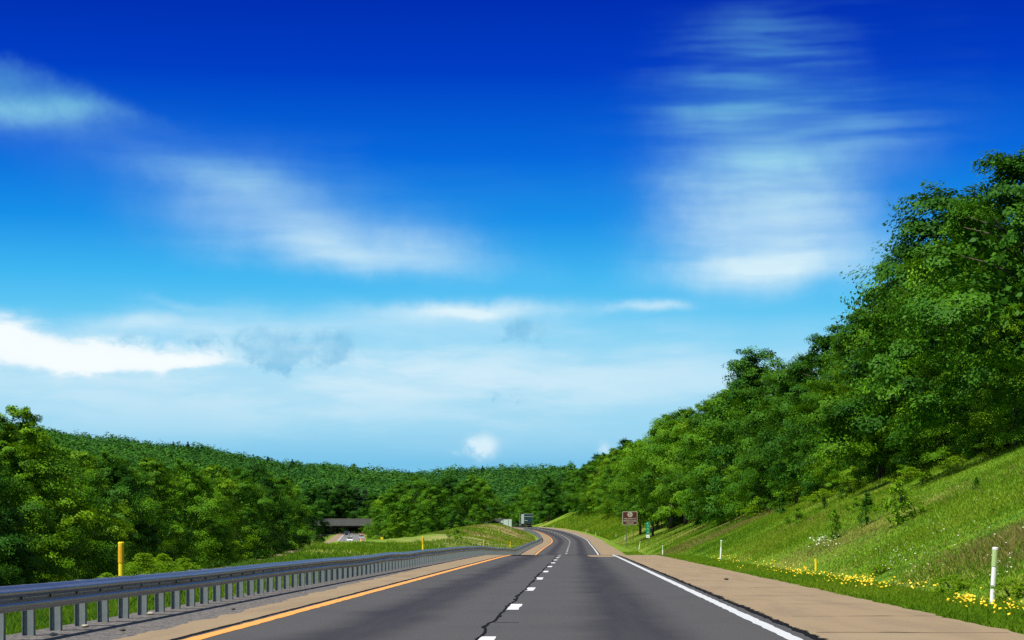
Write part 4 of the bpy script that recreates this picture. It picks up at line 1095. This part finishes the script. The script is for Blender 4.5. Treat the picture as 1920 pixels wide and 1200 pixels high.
# domain warp
wn = nt.node('ShaderNodeTexNoise'); nt.link(uvv, wn.inputs['Vector']); wn.inputs['Scale'].default_value = 4.0; wn.inputs['Detail'].default_value = 6; wn.inputs['Roughness'].default_value = .6
ws = nt.node('ShaderNodeSeparateColor'); nt.link(wn.outputs['Color'], ws.inputs[0])
wU = nt.math('ADD', U, nt.math('MULTIPLY', nt.math('SUBTRACT', ws.outputs[0], .5), .26)); wV = nt.math('ADD', Vv, nt.math('MULTIPLY', nt.math('SUBTRACT', ws.outputs[1], .5), .08))
warped = nt.node('ShaderNodeCombineXYZ'); nt.link(nt.math('ADD', U, nt.math('MULTIPLY', nt.math('SUBTRACT', ws.outputs[1], .5), .12)), warped.inputs[0])
nt.link(nt.math('ADD', Vv, nt.math('MULTIPLY', nt.math('SUBTRACT', ws.outputs[2], .5), .025)), warped.inputs[1])
streak = nt.noise(nt.mapv(warped.outputs[0], (1.5, 11, 1), rot=(0, 0, .03)), 1.5, 4, .5)
streak2 = nt.noise(nt.mapv(warped.outputs[0], (2.4, 25, 1), (3, 1, 0), (0, 0, -.10)), 1.35, 2, .45)
puffn = nt.noise(uvv, 20.0, 7, .62, .2)
def blob(px, py, a, b, rot=0.0, amp=1.0, soft=0.0, u=None, v=None):
    """soft ellipse on the sky, given by its direction; rot > 0 sinks to the right"""
    du = nt.math('SUBTRACT', u or wU, (px - 960)/1000.0); dv = nt.math('SUBTRACT', v or wV, (HY - py)/1000.0)
    c, s = math.cos(R(-rot)), math.sin(R(-rot))
    p = nt.math('ADD', nt.math('MULTIPLY', du, c*1000/a), nt.math('MULTIPLY', dv, s*1000/a))
    q = nt.math('ADD', nt.math('MULTIPLY', du, -s*1000/b), nt.math('MULTIPLY', dv, c*1000/b))
    r2_ = nt.math('ADD', nt.math('MULTIPLY', p, p), nt.math('MULTIPLY', q, q))
    g_ = nt.math('POWER', 2.71828, nt.math('MULTIPLY', r2_, -2.0 if soft == 0 else -soft))
    return nt.math('MULTIPLY', g_, amp)
def total(items):
    o = items[0]
    for x in items[1:]: o = nt.math('ADD', o, x)
    return o
def eroded(mask, noise, amt, lo, hi):
    """cloud density: the mask eaten into by the noise, so that edges fray"""
    return nt.sstep(lo, hi, nt.math('ADD', mask, nt.math('MULTIPLY', nt.math('MULTIPLY', nt.math('SUBTRACT', noise, .5), amt), nt.math('MULTIPLY', mask, 2.5, clamp=True))))
soft_streak = nt.math('ADD', .48, nt.math('MULTIPLY', nt.sstep(.22, .78, streak), .75))
tower = total([blob(1425, 330, 200, 95, 0, .78), blob(1450, 430, 215, 95, 0, .72), blob(1445, 508, 235, 52, -2, .80), blob(1630, 300, 150, 80, 0, .10), blob(1430, 215, 190, 100, 0, .20)])
tower = nt.math('MULTIPLY', tower, nt.math('ADD', .62, nt.math('MULTIPLY', nt.sstep(.25, .75, streak), .62)))
mid = total([blob(420, 338, 200, 48, 6, .56), blob(560, 410, 310, 80, 7, .34), blob(600, 462, 230, 50, 3, .64), blob(800, 497, 200, 36, 3, .54), blob(470, 395, 220, 46, 0, .08)])
mid = nt.math('MULTIPLY', mid, soft_streak)
edge = nt.sstep(-.012, .030, nt.math('SUBTRACT', nt.math('ADD', (HY - 128)/1000.0, nt.math('MULTIPLY', nt.math('ADD', wU, .96), -.36)), wV))   # the wedge is cut off along its upper side
wedge = nt.math('MULTIPLY', nt.math('ADD', .55, nt.math('MULTIPLY', puffn, .9)), nt.math('MULTIPLY', total([blob(20, 195, 230, 90, 20, .42), blob(80, 242, 230, 34, 0, .60)]), edge))
thin = nt.math('MULTIPLY', total([blob(560, 300, 480, 60, 8, .06), blob(1800, 160, 140, 90, 40, .07), blob(250, 290, 300, 40, 4, .06)]), nt.sstep(.3, .7, streak))
fine_c = total([blob(1420, 90, 190, 75, -6, .50), blob(1410, 185, 215, 90, -5, .58), blob(1500, 250, 280, 90, 0, .36), blob(1640, 265, 150, 60, 0, .28), blob(1330, 330, 150, 70, -4, .22), blob(1320, 490, 130, 60, -3, .22)])
ribs = nt.math('MULTIPLY', fine_c, nt.math('ADD', .05, nt.math('MULTIPLY', nt.sstep(.33, .76, streak2), .72)))
low = total([blob(890, 582, 220, 22, -1, .85), blob(1200, 575, 100, 14, 0, .6), blob(370, 583, 100, 13, 6, .25), blob(720, 612, 460, 40, 0, .34), blob(300, 618, 140, 22, 0, .40)])
low = nt.math('MULTIPLY', low, soft_streak)
veil = nt.math('MULTIPLY', total([blob(700, 720, 1300, 120, 0, .85), blob(500, 650, 700, 60, 0, .25)]), nt.math('ADD', .24, nt.math('MULTIPLY', nt.sstep(.36, .62, nt.noise(nt.mapv(warped.outputs[0], (1.3, 6.5, 1), (7, 2, 0)), 1.9, 6, .58)), .70)))
bankn = nt.noise(nt.mapv(uvv, (1, 2.6, 1)), 7, 7, .62)
bank = total([blob(20, 652, 300, 64, 4, 1.15), blob(230, 680, 280, 34, 2, .85), blob(350, 690, 180, 18, -2, .5)])
bank = nt.math('MULTIPLY', eroded(bank, bankn, 1.9, .06, 1.25), 1.0)
sU = nt.math('ADD', U, nt.math('MULTIPLY', nt.math('SUBTRACT', puffn, .5), .05)); sV = nt.math('ADD', Vv, nt.math('MULTIPLY', nt.math('SUBTRACT', puffn, .5), .03))
small = eroded(total([blob(908, 836, 40, 34, 0, 1.0, 0, sU, sV), blob(1132, 840, 30, 22, 0, .5, 0, sU, sV), blob(850, 850, 24, 12, 0, .35, 0, sU, sV)]), puffn, 1.6, .05, 1.15)
white = total([tower, mid, wedge, thin, ribs, low, veil, bank, small])
white = nt.math('MINIMUM', white, .97)
# cirrus picks up the colour of the air in front of it
cc = nt.ramp(rf, [(0, lin((214, 238, 248))), (E(720)/1.25, lin((214, 237, 248))), (E(600)/1.25, lin((222, 242, 250))), (E(450)/1.25, lin((205, 235, 247))), (E(320)/1.25, lin((152, 210, 236))), (E(200)/1.25, lin((102, 180, 218))), (1, lin((80, 155, 208)))])
cc = nt.mix(nt.math('MINIMUM', nt.math('MULTIPLY', bank, .9), 1.0), cc, lin((250, 254, 255)))
cl = nt.mix(white, base, cc)
# grey blue cumulus scraps in front of the veil
pu = nt.math('ADD', U, nt.math('MULTIPLY', nt.math('SUBTRACT', puffn, .5), .10)); pv = nt.math('ADD', Vv, nt.math('MULTIPLY', nt.math('SUBTRACT', puffn, .5), .05))
puff = total([blob(500, 655, 110, 58, 0, .85, 0, pu, pv), blob(560, 668, 110, 40, 0, .5, 0, pu, pv), blob(630, 648, 80, 50, 0, .8, 0, pu, pv), blob(990, 620, 105, 36, 8, .95, 0, pu, pv), blob(960, 745, 60, 18, 14, .6, 0, pu, pv), blob(320, 640, 170, 28, 0, .5, 0, pu, pv)])
puff = eroded(puff, puffn, 2.4, .18, .95)
cl = nt.mix(nt.math('MULTIPLY', puff, .62), cl, nt.mix(nt.sstep(.35, .7, puffn), lin((150, 207, 236)), lin((112, 184, 224))))
# towards the zenith the clear Nishita sky takes over
cl10 = nt.mix(1.0, cl, (10.0, 10.0, 10.0), 'MULTIPLY')
fin = nt.mix(nt.sstep(.27, .50, el), cl10, sky.outputs[0])
nt.link(fin, bg.inputs[0])
w.cycles.sampling_method = 'MANUAL'; w.cycles.sample_map_resolution = 512

sun = bpy.data.lights.new('sun', 'SUN'); sun.energy = 5.0; sun.angle = R(.53); sun.color = (1.0, .965, .90)
so = bpy.data.objects.new('sun', sun); COL.objects.link(so)
dirv = Vector((math.sin(SUN_AZ)*math.cos(SUN_EL), math.cos(SUN_AZ)*math.cos(SUN_EL), math.sin(SUN_EL)))
so.rotation_euler = dirv.to_track_quat('Z', 'Y').to_euler(); so.location = (-30, -20, 60)

# ---------------------------------------------------------------- camera
cam = bpy.data.cameras.new('camera'); co = bpy.data.objects.new('camera', cam); COL.objects.link(co)
co.location = (0, 0, EYE); co.rotation_euler = (R(90), 0, 0)
cam.sensor_width = 36; cam.lens = F/1920*36; cam.shift_y = (HY - 600)/1920; cam.clip_start = .2; cam.clip_end = 12000
scene.camera = co
scene.view_settings.view_transform = 'Standard'; scene.view_settings.look = 'None'; scene.view_settings.exposure = .35; scene.view_settings.gamma = 1
scene.render.engine = 'CYCLES'
scene.cycles.max_bounces = 6; scene.cycles.diffuse_bounces = 2; scene.cycles.transmission_bounces = 4; scene.cycles.transparent_max_bounces = 4
scene.cycles.use_denoising = False
